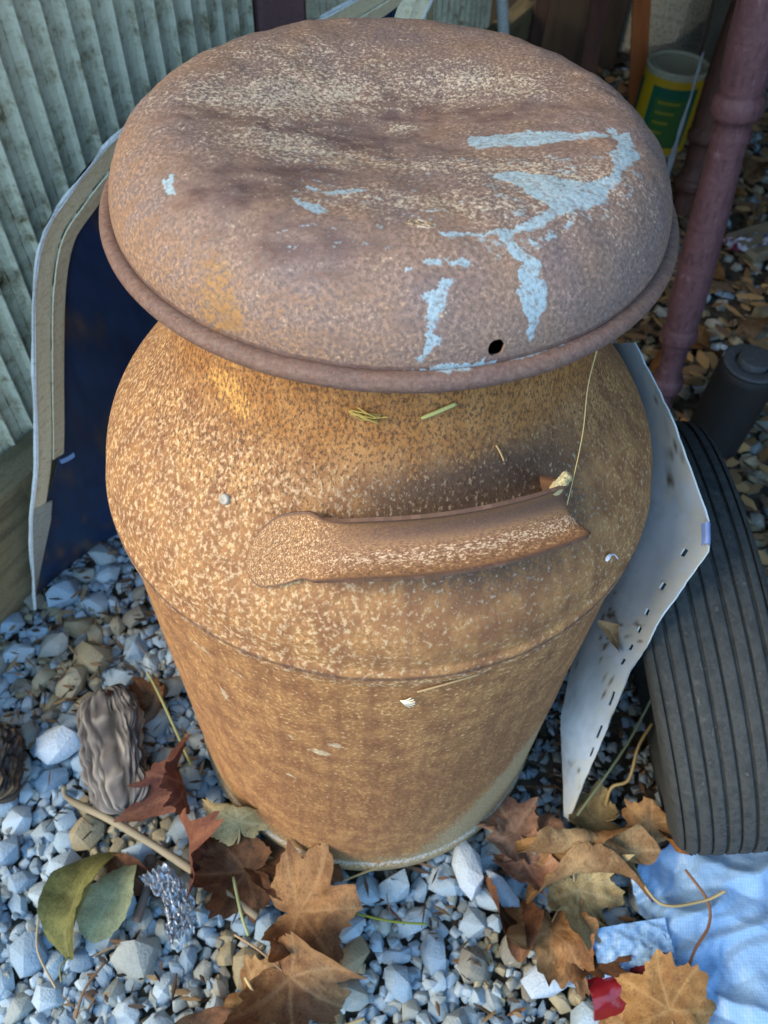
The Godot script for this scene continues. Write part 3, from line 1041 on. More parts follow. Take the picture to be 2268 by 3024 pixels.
func stone_material() -> StandardMaterial3D:
	var m := vmat(0.85)
	tri(m, noise_tex([srgb(186, 182, 172), srgb(222, 222, 218), srgb(248, 248, 248), srgb(236, 236, 234), srgb(206, 202, 192)], 0.03, 5, 61, 512), 0.7, relief_tex(0.03, 5, 62, 256), 0.06)
	return m

func setting() -> void:
	# soil
	var P := []
	var xs := []
	for i in 61: xs.append(-1.2 + 0.06 * i)
	xs.push_front(-40.0)
	xs.append(40.0)
	var zs := []
	for i in 61: zs.append(-2.7 + 0.06 * i)
	zs.push_front(-40.0)
	zs.append(40.0)
	for z in zs:
		var row := PackedVector3Array()
		for x in xs: row.append(Vector3(x, -0.020 + 0.004 * noise.get_noise_2d(x * 120, z * 120), z))
		P.append(row)
	var sm := mat(Color.WHITE, 0.95)
	tri(sm, noise_tex([srgb(38, 33, 27), srgb(62, 54, 44), srgb(84, 74, 60), srgb(104, 96, 82)], 0.03, 4, 41, 512), 3.0, relief_tex(0.08, 4, 42, 256), 0.4, true)
	var ground := put("ground", grid(P, [], [], false, 0.0, {}, true), sm)
	tag(ground, "", "", "", "structure")
	# crushed stone: sizes large to small, thrown without overlap
	var stones := []
	var cell := {}
	var cs := 0.04
	var place := func(x: float, z: float, r: float, gap: float) -> bool:
		if Vector2(x, z).length() < 0.169 + r * 0.5: return false
		var bx := int(floor(x / cs))
		var bz := int(floor(z / cs))
		for i in range(-1, 2):
			for j in range(-1, 2):
				for s in cell.get(Vector2i(bx + i, bz + j), []):
					if Vector2(s[0] - x, s[1] - z).length() < (s[2] + r) * gap: return false
		var key := Vector2i(bx, bz)
		if not cell.has(key): cell[key] = []
		cell[key].append([x, z, r])
		stones.append([x, z, r])
		return true
	for pass_ in [[0.0155, 0.0185, 80, 0.95], [0.0120, 0.0155, 800, 0.86], [0.0085, 0.0120, 4800, 0.82], [0.0050, 0.0085, 14000, 0.70]]:
		for k in pass_[2]:
			var x := rng.randf_range(-0.46, 0.44)
			var z := rng.randf_range(-0.28, 0.36)
			# finer and dirtier stones under the left wall and by the timber
			var r := rng.randf_range(pass_[0], pass_[1])
			if x > 0.15 and z < 0.105: continue
			place.call(x, z, r, pass_[3])
	var near := []
	var rest := []
	stones.sort_custom(func(a, b): return a[2] * (1.0 if a[1] > 0.02 and a[0] < 0.25 else 0.2) > b[2] * (1.0 if b[1] > 0.02 and b[0] < 0.25 else 0.2))
	var meshes := []
	for k in 14: meshes.append(stone_mesh(100 + k, 15 + k % 6))
	var coarse := []
	for k in 6: coarse.append(stone_mesh(300 + k, 9))
	var smat := stone_material()
	var tints := [lin(150, 168, 182), lin(164, 180, 192), lin(140, 158, 174), lin(170, 182, 190), lin(158, 166, 168), lin(132, 150, 166), lin(176, 190, 200), lin(156, 158, 152)]
	var brown := [lin(150, 136, 108), lin(168, 154, 126), lin(130, 124, 112), lin(160, 156, 146)]
	var tint_of := func(x: float, z: float) -> Color:
		# brownish, soil-stained stones lie in patches on the left and by the can
		var n := noise.get_noise_2d(x * 90.0 + 40.0, z * 90.0)
		var dirty := n > 0.38 or (x < -0.2 and z < 0.13 and n > 0.02) or (x > 0.0 and x < 0.2 and z > 0.15 and z < 0.27 and n > 0.12)
		return (brown if dirty and rng.randf() < 0.75 else tints)[rng.randi() % (4 if dirty else 8)] if dirty else tints[rng.randi() % 8]
	var mats := []
	for c in tints + brown:
		var m: StandardMaterial3D = smat.duplicate()
		m.vertex_color_use_as_albedo = false
		m.albedo_color = c.linear_to_srgb()
		mats.append(m)
	var pose := func(s: Array) -> Transform3D:
		var b := Basis(Vector3.UP, rng.randf() * TAU) * Basis(Vector3.RIGHT, rng.randfn() * 0.28) * Basis(Vector3.BACK, rng.randfn() * 0.28)
		return Transform3D(b.scaled(Vector3.ONE * s[2] * 1.16), Vector3(s[0], -0.018 + s[2] * rng.randf_range(0.5, 0.85), s[1]))
	for i in mini(300, stones.size()):
		var s: Array = stones[i]
		var c: Color = tint_of.call(s[0], s[1])
		var idx: int = (tints + brown).find(c)
		var o := put("stone", meshes[rng.randi() % 14], mats[idx], ground)
		o.transform = pose.call(s)
	var groups := []
	for k in 14: groups.append([])
	for i in range(300, stones.size()):
		var s: Array = stones[i]
		groups[rng.randi() % 14].append([pose.call(s), tint_of.call(s[0], s[1])])
	# grit between the stones and the stony litter further back
	var back := []
	for k in 6: back.append([])
	for k in 8000:
		var x := rng.randf_range(-0.48, 0.46)
		var z := rng.randf_range(-0.30, 0.37)
		if Vector2(x, z).length() < 0.166: continue
		back[k % 6].append([Transform3D(Basis(Vector3.UP, rng.randf() * TAU).scaled(Vector3.ONE * rng.randf_range(0.003, 0.0075)), Vector3(x, -0.016 + rng.randf() * 0.010, z)), tint_of.call(x, z)])
	for k in 5200:
		var x := rng.randf_range(-0.3, 1.3)
		var z := rng.randf_range(-2.2, -0.28)
		if z > -0.28 + 0.0 or (x < 0.44 and z > -0.28): continue
		var c: Color = tints[rng.randi() % 8] if rng.randf() < 0.2 else brown[rng.randi() % 4]
		back[k % 6].append([Transform3D(Basis(Vector3.UP, rng.randf() * TAU).scaled(Vector3.ONE * rng.randf_range(0.007, 0.018)), Vector3(x, -0.016 + rng.randf() * 0.008, z)), c])
	for k in 1500:
		var x := rng.randf_range(0.44, 1.0)
		var z := rng.randf_range(-0.28, 0.30)
		back[k % 6].append([Transform3D(Basis(Vector3.UP, rng.randf() * TAU).scaled(Vector3.ONE * rng.randf_range(0.007, 0.016)), Vector3(x, -0.016 + rng.randf() * 0.008, z)), brown[rng.randi() % 4]])
	var flakes := []
	for k in 2600:
		var x := rng.randf_range(-0.46, 0.44)
		var z := rng.randf_range(-0.28, 0.34)
		var n := noise.get_noise_2d(x * 110.0, z * 110.0 + 60.0)
		var dist := Vector2(x, z).length()
		if dist < 0.172 or (n < 0.12 and dist > 0.215 and z > 0.12): continue
		var c: Color = [lin(70, 50, 36), lin(96, 70, 46), lin(54, 42, 34), lin(120, 96, 66)][k % 4]
		flakes.append([Transform3D(Basis(Vector3(rng.randfn(), rng.randfn(), rng.randfn()).normalized(), rng.randf() * TAU).scaled_local(Vector3(rng.randf_range(0.003, 0.011), 0.0008, rng.randf_range(0.001, 0.004))), Vector3(x, -0.004 + rng.randf() * 0.014, z)), c])
	for k in 2600:
		var x := rng.randf_range(0.30, 1.05)
		var z := rng.randf_range(-1.9, 0.1)
		if x < 0.44 and z > -0.35: continue
		var c: Color = [lin(112, 84, 56), lin(132, 102, 66), lin(92, 70, 50), lin(150, 116, 74)][k % 4]
		flakes.append([Transform3D(Basis(Vector3.UP, rng.randf() * TAU) * Basis(Vector3.RIGHT, rng.randfn() * 0.4).scaled_local(Vector3(rng.randf_range(0.008, 0.022), 0.0009, rng.randf_range(0.005, 0.014))), Vector3(x, 0.002 + rng.randf() * 0.008, z)), c])
	scatter(flakes, coarse[0], vmat(0.9), ground, "leaf_crumbs")
	for k in 14: scatter(groups[k], meshes[k], smat, ground)
	for k in 6: scatter(back[k], coarse[k], smat, ground)

	# siding wall on the left: ribbed painted metal sheets
	var sidem := mat(Color.WHITE, 0.6)
	tri(sidem, noise_tex([srgb(70, 56, 36), srgb(160, 148, 118), srgb(208, 204, 178), srgb(218, 214, 190), srgb(192, 184, 152), srgb(92, 74, 48)], 0.03, 5, 51, 768), 2.6, null, 0.0, true)
	var wall := base("siding_wall", W0 - WD * 0.20)
	tag(wall, "dirty pale ribbed metal siding wall behind the timber on the left", "wall")
	var s0 := 0.0
	for k in 5:
		var wd := 0.305
		var rows := []
		for i in 5:
			var row := PackedVector3Array()
			for j in 11:
				var p0 := s0 + wd * j / 11.0
				# one pleat: flat, step, ridge, flat with a shallow groove
				for q in [[0.0, 0.0], [0.30, 0.0], [0.33, -0.005], [0.38, 0.0], [0.62, 0.001], [0.665, 0.008], [0.71, 0.008], [0.755, 0.0]]:
					row.append(WD * (p0 + q[0] * wd / 11.0) + WN * (q[1] + 0.0025 * (k % 2)) + Vector3(0, 0.13 + 2.2 * i / 4.0, 0))
			row.append(WD * (s0 + wd + 0.012) + WN * (0.0025 * (k % 2)) + Vector3(0, 0.13 + 2.2 * i / 4.0, 0))
			rows.append(row)
		put("siding_sheet", flat_strip(rows), sidem, wall)
		s0 += wd
	# sill timber along the foot of the wall
	var woodm := mat(Color.WHITE, 0.85)
	tri(woodm, noise_tex([srgb(66, 56, 40), srgb(104, 92, 66), srgb(132, 116, 84), srgb(98, 84, 58), srgb(120, 108, 82)], 0.02, 4, 55, 512, Vector2(1.0, 0.16)), 3.5, relief_tex(0.06, 3, 56, 256), 0.06)
	var tb := put("sill_timber", board(Vector3(0.17, 1.9, 0.042), 0.004, 0.03), woodm)
	tb.transform = Transform3D(Basis(Vector3.UP, WD, WN), W0 + WD * 0.55 + WN * 0.024 + Vector3(0, 0.064, 0))
	tag(tb, "weathered brown timber board along the foot of the ribbed wall", "timber")
	# shed: dark boards at the back and the roof overhead
	var dark := mat(Color.WHITE, 0.9)
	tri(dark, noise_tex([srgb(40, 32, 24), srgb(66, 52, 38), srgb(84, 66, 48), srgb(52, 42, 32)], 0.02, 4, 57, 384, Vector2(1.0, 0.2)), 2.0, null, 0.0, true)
	var bw := base("back_wall", Vector3(0, 0, -2.0))
	tag(bw, "dark board wall at the back of the shed", "wall")
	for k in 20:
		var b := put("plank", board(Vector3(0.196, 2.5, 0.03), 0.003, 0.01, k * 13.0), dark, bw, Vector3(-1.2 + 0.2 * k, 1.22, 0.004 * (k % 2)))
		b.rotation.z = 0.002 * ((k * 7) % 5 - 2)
	var rw := base("added_side_wall", Vector3(1.12, 0, -1.0))  # unseen wall, put in to limit the light from the right
	tag(rw, "unseen dark board wall added at the right to cut the light from that side", "wall")
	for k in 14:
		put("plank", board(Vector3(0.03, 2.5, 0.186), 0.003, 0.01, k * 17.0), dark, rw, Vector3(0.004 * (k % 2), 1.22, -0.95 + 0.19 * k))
	var roof := base("shed_roof", Vector3(0, 1.72, -1.05))
	tag(roof, "dark board roof over the back of the shed", "roof")
	for k in 22:
		put("plank", board(Vector3(0.186, 2.7, 0.03), 0.003, 0.01, k * 11.0), dark, roof, Vector3(-1.6 + 0.188 * k, 0.0, 0.0)).rotation.x = PI / 2 + 0.10

func scatter(list: Array, mesh: Mesh, m: Material, parent: Node, called := "gravel") -> void:
	if list.is_empty(): return
	var mm := MultiMesh.new()
	mm.transform_format = MultiMesh.TRANSFORM_3D
	mm.use_colors = true
	mm.mesh = mesh
	mm.instance_count = list.size()
	for i in list.size():
		mm.set_instance_transform(i, list[i][0])
		mm.set_instance_color(i, list[i][1])
	var o := MultiMeshInstance3D.new()
	o.name = called
	o.multimesh = mm
	o.material_override = m
	parent.add_child(o, true)
	o.set_meta("kind", "stuff")

# a strip of flat facets with hard edges
func flat_strip(rows: Array) -> ArrayMesh:
	var st := SurfaceTool.new()
	st.begin(Mesh.PRIMITIVE_TRIANGLES)
	st.set_smooth_group(-1)
	for i in rows.size() - 1:
		for j in rows[0].size() - 1:
			for v in [rows[i][j], rows[i][j + 1], rows[i + 1][j], rows[i][j + 1], rows[i + 1][j + 1], rows[i + 1][j]]: st.add_vertex(v)
	st.generate_normals()
	return st.commit()

# ------------------------------------------------------------------ things leaning round the can
func leaned_things() -> void:
	# blue fender panel: an upright plate behind the can with a pale two-step flange round its front and top edge
	var panel := base("blue_panel", Vector3(-0.381, 0, -0.085))
	tag(panel, "dark blue metal panel with pale tan flanged rim leaning behind the can", "metal panel")
	var dirp := Vector3(0.7071, 0, -0.7071)
	var nrm := Vector3(0.7071, 0, 0.7071)
	# rim as (distance along, height), front foot to the far top
	var rim := [Vector2(0.0, 0.0), Vector2(0.018, 0.06), Vector2(0.041, 0.13), Vector2(0.069, 0.194), Vector2(0.100, 0.29), Vector2(0.126, 0.365), Vector2(0.150, 0.409), Vector2(0.180, 0.433), Vector2(0.205, 0.449), Vector2(0.233, 0.463), Vector2(0.30, 0.482), Vector2(0.37, 0.492), Vector2(0.434, 0.499), Vector2(0.509, 0.512), Vector2(0.555, 0.524), Vector2(0.578, 0.514), Vector2(0.571, 0.490), Vector2(0.557, 0.468), Vector2(0.548, 0.43), Vector2(0.542, 0.34)]
	var rp := []
	for q in rim: rp.append(Vector3(q.x, q.y, 0))
	rp = smooth_path(rp, 5)
	var at := func(s: float, h: float, off: float) -> Vector3: return dirp * s + Vector3(0, h, 0) + nrm * off
	var edge := []
	for i in rp.size():
		var t: Vector3 = (rp[mini(i + 1, rp.size() - 1)] - rp[maxi(i - 1, 0)]).normalized()
		edge.append([rp[i], Vector3(t.y, -t.x, 0)])
	var tan_ := rust_small(71, [srgb(164, 144, 108), srgb(206, 188, 150), srgb(216, 202, 166), srgb(222, 212, 182), srgb(190, 168, 126)])
	tan_.roughness = 0.5
	var white := rust_small(72, [srgb(150, 152, 144), srgb(196, 200, 196), srgb(214, 218, 216), srgb(180, 182, 174)])
	var strip := func(a: float, b: float, za: float, zb: float, i0: int, i1: int, taper: float, thick: float) -> ArrayMesh:
		var P := []
		for i in range(i0, i1):
			var row := PackedVector3Array()
			var f := 1.0
			if taper > 0.0: f = clampf((i - i0) / taper, 0.08, 1.0)
			for j in 5:
				var w: float = lerpf(a, b * f if b * f > a else a + 0.001, j / 4.0)
				var z: float = lerpf(za, zb, j / 4.0)
				var p: Vector3 = edge[i][0] + edge[i][1] * w
				row.append(at.call(p.x, maxf(p.y, 0.0), z + 0.0006 * noise.get_noise_3d(i * 3.0, j * 9.0, a * 900)))
			P.append(row)
		return grid(P, [], [], false, thick, {}, false)
	put("rim_edge", strip.call(-0.0012, 0.0012, 0.0030, 0.0030, 0, edge.size(), 0.0, 0.003), white, panel)
	put("outer_flange", strip.call(0.0014, 0.0170, 0.0020, -0.0030, 11, edge.size(), 0.0, 0.0012), tan_, panel)
	var low: MeshInstance3D = put("torn_flange", strip.call(0.0014, 0.0240, 0.0020, -0.0040, 0, 12, 9.0, 0.0012), rust_small(73, [srgb(110, 108, 92), srgb(146, 146, 132), srgb(160, 162, 152), srgb(128, 122, 102)]), panel)
	low.set_meta("label", "torn grey lower strip of the flange")
	put("inner_flange", strip.call(0.0172, 0.0305, 0.0008, -0.0050, 15, edge.size(), 0.0, 0.0012), tan_, panel)
	var P := []
	var K := []
	for i in edge.size():
		var row := PackedVector3Array()
		var kr := PackedColorArray()
		var p: Vector3 = edge[i][0] + edge[i][1] * (0.0297 if i >= 15 else 0.006 + 0.0235 * i / 15.0)
		for j in 29:
			var f := j / 28.0
			var q := p.lerp(Vector3(lerpf(p.x, 0.57, 0.35 + 0.5 * float(i) / edge.size()), 0.004, 0), f)
			row.append(at.call(q.x, maxf(q.y, 0.003), -0.010 - 0.018 * sin(PI * f)))
			var n := 0.6 * noise.get_noise_3d(q.x * 260 + q.y * 200, q.y * 90, 1.0) + 0.6 * noise.get_noise_3d(q.x * 1900, q.y * 1500, 5.0)
			var c := lin(38, 56, 86).lerp(lin(26, 36, 58), clampf(0.5 + n, 0, 1))
			var rusty := ss(0.05, 0.55, n + 0.25 * noise.get_noise_2d(q.x * 130, q.y * 130 + 9.0) + (0.10 if q.y < 0.16 else -0.08))
			kr.append(c.lerp(lin(98, 84, 70), rusty * 0.7))
		P.append(row)
		K.append(kr)
	var blue := vmat(0.38)
	blue.metallic_specular = 0.45
	put("blue_face", grid(P, [], K, false, 0.0012, {}, false), blue, panel)
	# bent-up paint chip at the torn end of the inner flange
	var cp: Vector3 = edge[15][0] + edge[15][1] * 0.030
	put("torn_tab", crumple(6, 4, func(u: float, v: float) -> Vector3: return at.call(cp.x + (u - 0.5) * 0.014, cp.y - 0.004 + v * 0.005 + 0.005 * u * u, 0.001 + 0.005 * u), 0.001), mat(srgb(96, 122, 160), 0.5), panel)

	# grey sheet-metal offcut between can and tyre, holed along its lower edge
	var rows := [[Vector3(0.1955, 0, 0.1215), Vector3(0.1940, 0.0, 0.1190)], [Vector3(0.2005, 0.06, 0.0993), Vector3(0.1858, 0.05, 0.0773)], [Vector3(0.2012, 0.13, 0.0853), Vector3(0.1752, 0.10, 0.0534)], [Vector3(0.1913, 0.25, 0.0804), Vector3(0.1800, 0.16, 0.012)], [Vector3(0.185, 0.305, 0.0892), Vector3(0.1785, 0.21, -0.005)], [Vector3(0.1855, 0.335, 0.0852), Vector3(0.178, 0.245, -0.018)], [Vector3(0.1936, 0.36, 0.0760), Vector3(0.177, 0.28, -0.030)], [Vector3(0.2024, 0.385, 0.0665), Vector3(0.1765, 0.30, -0.045)], [Vector3(0.202, 0.395, 0.0512), Vector3(0.176, 0.31, -0.050)], [Vector3(0.1776, 0.43, -0.0009), Vector3(0.170, 0.37, -0.075)], [Vector3(0.1607, 0.44, -0.0571), Vector3(0.155, 0.40, -0.105)]]
	P = []
	var skip := {}
	var per := 10
	var nc := 30
	for i in (rows.size() - 1) * per + 1:
		var k0 := mini(i / per, rows.size() - 2)
		var t := float(i) / per - k0
		var o: Vector3 = rows[k0][0].lerp(rows[k0 + 1][0], t)
		var n: Vector3 = rows[k0][1].lerp(rows[k0 + 1][1], t)
		var row := PackedVector3Array()
		for j in nc + 1:
			var f := float(j) / nc
			var p := o.lerp(n, f)
			var out := Vector3(p.x, 0, p.z).normalized()
			p -= out * (0.004 * sin(PI * f) * minf(1.0, i / 15.0))
			p += Vector3(0.0006, 0.0006, 0.0) * noise.get_noise_3dv(p * 500.0)
			if j == 0: p += Vector3(0.0010, 0.0012, 0) * noise.get_noise_3dv(p * 1500.0)
			row.append(p)
		P.append(row)
	for h in [[16, 1], [20, 1], [25, 1], [31, 2], [36, 2], [42, 2], [48, 2], [56, 2], [66, 2]]:
		for e in [[0, 1], [1, 1]]: skip[Vector2i(h[0] + e[0], h[1] + e[1])] = true
	K = []
	for row in P:
		var kr := PackedColorArray()
		for j in row.size():
			var p: Vector3 = row[j]
			var n := 0.9 * noise.get_noise_3dv(p * Vector3(500, 240, 500)) + 0.7 * noise.get_noise_3dv(p * 2200.0)
			var c := lin(184, 192, 200).lerp(lin(160, 170, 180), clampf(0.5 + n, 0, 1))
			# chalky dirt and worn paint along the holed edge
			var d := ss(0.0, 0.25, n + 0.30 - j * 0.05)
			c = c.lerp(lin(196, 194, 182), d * 0.6)
			kr.append(c.lerp(lin(78, 70, 56), ss(0.45, 0.70, n)))
		K.append(kr)
	var sheet := base("sheet_metal")
	tag(sheet, "pale grey curved sheet metal with square holes between the can and the tyre", "sheet metal")
	var sh := vmat(0.42)
	sh.metallic_specular = 0.5
	put("sheet", grid(P, [], K, false, 0.0012, skip, true), sh, sheet)
	put("torn_corner", crumple(6, 5, func(u: float, v: float) -> Vector3: return Vector3(0.1985 + 0.004 * u, 0.3865 + 0.007 * v + 0.003 * sin(3.0 * u), 0.064 - 0.010 * v + 0.001 * sin(5.0 * v)), 0.0008), mat(srgb(112, 128, 170), 0.35), sheet)

	# tyre: casing with separate circumferential ribs
	var tyre := base("tyre", Vector3(0.2821, 0.1502, -0.0165))
	tag(tyre, "old black ribbed tyre leaning on the blue plastic beside the sheet metal", "tyre")
	var ax := Vector3(cos(0.339) * cos(-0.044), sin(0.339), cos(0.339) * sin(-0.044))
	tyre.quaternion = Quaternion(Vector3.UP, ax)
	var R := 0.1885
	var hw := 0.0464
	var crown := func(v: float) -> float: return R - 0.7 * hw * (1.0 - pow(maxf(0.0, 1.0 - pow(absf(v), 4.0)), 0.25))
	var rub := mat(Color.WHITE, 0.86)
	rub.metallic_specular = 0.3
	tri(rub, noise_tex([srgb(38, 40, 41), srgb(50, 53, 54), srgb(66, 67, 66), srgb(46, 48, 49), srgb(104, 102, 94)], 0.03, 5, 81, 512), 5.0, relief_tex(0.10, 3, 82, 256), 0.04)
	var prof := []
	for i in 33:
		var v := i / 16.0 - 1.0
		prof.append(Vector2(crown.call(v * 0.985) - 0.0030, v * hw * 0.985))
	var full := [Vector2(0.104, -0.030), Vector2(0.112, -0.036), Vector2(0.130, -0.0445), Vector2(0.145, -0.0445)]
	full.append_array(prof)
	full.append_array([Vector2(0.145, 0.0445), Vector2(0.130, 0.0445), Vector2(0.112, 0.036), Vector2(0.104, 0.030), Vector2(0.104, -0.030)])
	put("casing", lathe(full, 120), rub, tyre)
	var ribs := [[-0.97, -0.84], [-0.825, -0.64], [-0.61, -0.42], [-0.40, -0.20], [-0.165, 0.02], [0.04, 0.24], [0.275, 0.46], [0.48, 0.66], [0.695, 0.84], [0.855, 0.97]]
	for r in ribs:
		var rp2 := []
		var a: float = r[0]
		var b: float = r[1]
		rp2.append(Vector2(crown.call(a) - 0.005, a * hw))
		rp2.append(Vector2(crown.call(a) - 0.0008, a * hw + 0.0003))
		for i in 7:
			var v := lerpf(a, b, i / 6.0)
			rp2.append(Vector2(crown.call(v) + (0.0 if i > 0 and i < 6 else -0.0003), v * hw + (0.0008 if i == 0 else (-0.0008 if i == 6 else 0.0))))
		rp2.append(Vector2(crown.call(b) - 0.0008, b * hw - 0.0003))
		rp2.append(Vector2(crown.call(b) - 0.005, b * hw))
		put("tread_rib", lathe(rp2, 140, null, 0.0006), rub, tyre)

	# turned, mauve-painted table leg standing behind the can
	baluster("turned_leg", "mauve painted turned wooden leg leaning right of the lid", Vector3(0.386, 0.0, -0.455), Vector3(0.308, 0.72, -0.50), 0.0212, [srgb(54, 34, 38), srgb(76, 50, 56), srgb(92, 64, 70), srgb(82, 54, 60), srgb(124, 102, 110)], 91)
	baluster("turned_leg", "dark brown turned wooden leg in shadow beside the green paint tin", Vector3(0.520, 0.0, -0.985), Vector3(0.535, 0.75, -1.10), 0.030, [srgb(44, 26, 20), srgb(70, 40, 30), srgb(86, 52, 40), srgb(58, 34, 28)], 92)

func baluster(called: String, label: String, foot: Vector3, top: Vector3, r: float, cols: Array, seed_: int) -> void:
	var o := base(called, foot)
	tag(o, label, "furniture leg")
	var y := (top - foot).normalized()
	var x := y.cross(Vector3.BACK).normalized()
	o.basis = Basis(x, y, x.cross(y))
	var L := foot.distance_to(top)
	var m := mat(Color.WHITE, 0.55)
	m.roughness = 0.68
	tri(m, noise_tex(cols, 0.045, 5, seed_, 384, Vector2(1.0, 0.3)), 7.0, relief_tex(0.06, 4, seed_ + 1, 256), 0.08)
	var q := [[0.0, 0.62], [0.02, 0.70], [0.028, 0.72]]
	var ring := func(c: float, big: float, lo: float, hi: float) -> void:
		q.append_array([[c - 0.013, lo], [c - 0.010, big * 0.9], [c - 0.005, big], [c + 0.005, big], [c + 0.010, big * 0.92], [c + 0.013, hi]])
	ring.call(0.055, 1.02, 0.74, 0.76)
	q.append_array([[0.085, 0.72], [0.105, 0.78]])
	ring.call(0.135, 1.06, 0.82, 0.92)
	q.append_array([[0.17, 1.0], [0.22, 1.02], [0.29, 0.98], [0.34, 0.92], [0.375, 0.88]])
	q.append_array([[0.380, 0.96], [0.386, 0.96], [0.391, 0.88]])
	ring.call(0.412, 1.22, 0.90, 0.98)
	q.append_array([[0.44, 1.12], [0.47, 1.20], [0.51, 1.16], [0.56, 1.0], [0.60, 0.88]])
	ring.call(0.62, 1.2, 0.86, 0.9)
	q.append_array([[L - 0.03, 0.95], [L, 0.95], [L, 0.0]])
	var prof := []
	for e in q: prof.append(Vector2(e[1] * r, e[0]))
	put("shaft", lathe(prof, 40), m, o)

# ------------------------------------------------------------------ background
func background_things() -> void:
	# black plastic jug with a flanged cap, right edge
	var b := base("black_bottle", Vector3(0.447, -0.01, -0.402))
	tag(b, "matt black cylindrical plastic bottle with grey flanged cap behind the tyre", "bottle")
	var bm := rust_small(101, [srgb(14, 15, 16), srgb(18, 19, 20), srgb(24, 24, 25)])
	put("shell", lathe([Vector2(0, 0), Vector2(0.034, 0), Vector2(0.037, 0.004), Vector2(0.037, 0.138), Vector2(0.0355, 0.146), Vector2(0.032, 0.150), Vector2(0.0, 0.151)], 48), bm, b)
	var cm := rust_small(102, [srgb(46, 50, 56), srgb(58, 62, 68), srgb(70, 74, 80)])
	put("flange", lathe([Vector2(0.021, 0.149), Vector2(0.034, 0.149), Vector2(0.035, 0.152), Vector2(0.034, 0.155), Vector2(0.022, 0.155), Vector2(0.021, 0.151)], 48), cm, b)
	put("cap", lathe([Vector2(0.019, 0.150), Vector2(0.019, 0.160), Vector2(0.017, 0.162), Vector2(0, 0.162)], 40), cm, b)

	# green and yellow paint tin
	var t := base("paint_tin", Vector3(0.512, 0.0, -1.238))
	tag(t, "paint tin with dented lid and green and yellow label in the shadow", "tin")
	var metal := rust_small(111, [srgb(110, 104, 84), srgb(150, 144, 118), srgb(170, 166, 142), srgb(128, 116, 88)])
	metal.roughness = 0.5
	put("tin_wall", lathe([Vector2(0, 0.0), Vector2(0.058, 0.0), Vector2(0.058, 0.153), Vector2(0.0565, 0.155)], 56), metal, t)
	put("tin_lid", lathe([Vector2(0.0585, 0.150), Vector2(0.0595, 0.154), Vector2(0.058, 0.158), Vector2(0.054, 0.158), Vector2(0.052, 0.152), Vector2(0.046, 0.152), Vector2(0.045, 0.155), Vector2(0.040, 0.155), Vector2(0.037, 0.151), Vector2(0.0, 0.150)], 56), metal, t)
	var im := Image.create(512, 256, false, Image.FORMAT_RGB8)
	im.fill(srgb(178, 142, 16))
	for k in 3:
		im.fill_rect(Rect2i(20 + k * 170, 26, 128, 206), srgb(14, 84, 62))
		im.fill_rect(Rect2i(34 + k * 170, 60, 84, 172), srgb(52, 92, 40))
		for l in 4: im.fill_rect(Rect2i(44 + k * 170, 70 + l * 34, 60 - l * 9, 10), srgb(128, 126, 30))
	var lm := mat(Color.WHITE, 0.5)
	lm.albedo_texture = ImageTexture.create_from_image(im)
	lm.uv1_scale = Vector3(1, 1.0 / 0.136, 1)
	lm.uv1_offset = Vector3(0.18, 0, 0)
	put("printed_label", lathe([Vector2(0.0588, 0.146), Vector2(0.0588, 0.010)], 56), lm, t)

	# upright odds and ends in the dark
	var planks := [
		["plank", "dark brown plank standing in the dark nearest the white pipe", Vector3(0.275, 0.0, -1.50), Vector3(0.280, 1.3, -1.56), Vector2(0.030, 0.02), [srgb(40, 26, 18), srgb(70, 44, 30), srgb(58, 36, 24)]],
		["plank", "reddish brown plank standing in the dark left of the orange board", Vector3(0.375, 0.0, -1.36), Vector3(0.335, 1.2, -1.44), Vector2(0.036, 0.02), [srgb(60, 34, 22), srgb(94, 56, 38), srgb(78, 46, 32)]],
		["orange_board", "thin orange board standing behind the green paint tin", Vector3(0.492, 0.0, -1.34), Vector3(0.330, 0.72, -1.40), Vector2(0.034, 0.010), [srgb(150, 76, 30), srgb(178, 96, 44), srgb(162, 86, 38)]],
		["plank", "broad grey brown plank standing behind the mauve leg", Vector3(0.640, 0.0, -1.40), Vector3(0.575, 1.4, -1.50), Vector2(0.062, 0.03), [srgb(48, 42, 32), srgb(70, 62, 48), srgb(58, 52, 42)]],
		["plank", "thin pale lath standing just right of the blue panel", Vector3(0.035, 0.0, -0.80), Vector3(0.018, 1.0, -0.84), Vector2(0.008, 0.006), [srgb(120, 104, 72), srgb(150, 132, 92), srgb(134, 118, 82)]],
	]
	planks.append(["added_dark_sheet", "large dark sheet added for the unlit depth behind the white pipe and the planks", Vector3(0.20, 0.0, -1.60), Vector3(0.20, 1.25, -1.72), Vector2(0.56, 0.018), [srgb(50, 40, 30), srgb(70, 56, 42), srgb(60, 48, 36)]])  # added sheet, its dark colour stands in for unlit depth
	var sd := 120
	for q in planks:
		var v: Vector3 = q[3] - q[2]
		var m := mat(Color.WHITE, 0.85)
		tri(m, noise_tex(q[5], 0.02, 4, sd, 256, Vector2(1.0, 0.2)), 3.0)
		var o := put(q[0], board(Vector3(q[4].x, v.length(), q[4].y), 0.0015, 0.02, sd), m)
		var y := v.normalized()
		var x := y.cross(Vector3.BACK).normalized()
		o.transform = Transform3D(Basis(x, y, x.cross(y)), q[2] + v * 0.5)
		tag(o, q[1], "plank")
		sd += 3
	var pp := put("white_pipe", tube([Vector3(0.205, 0.0, -1.20), Vector3(0.183, 0.15, -1.20), Vector3(0.160, 0.26, -1.20), Vector3(0.04, 0.9, -1.22)], [0.0105], 20), rust_small(131, [srgb(150, 150, 142), srgb(186, 188, 182), srgb(200, 202, 198)]))
	tag(pp, "slim off white pipe standing in the dark behind the lid", "pipe")
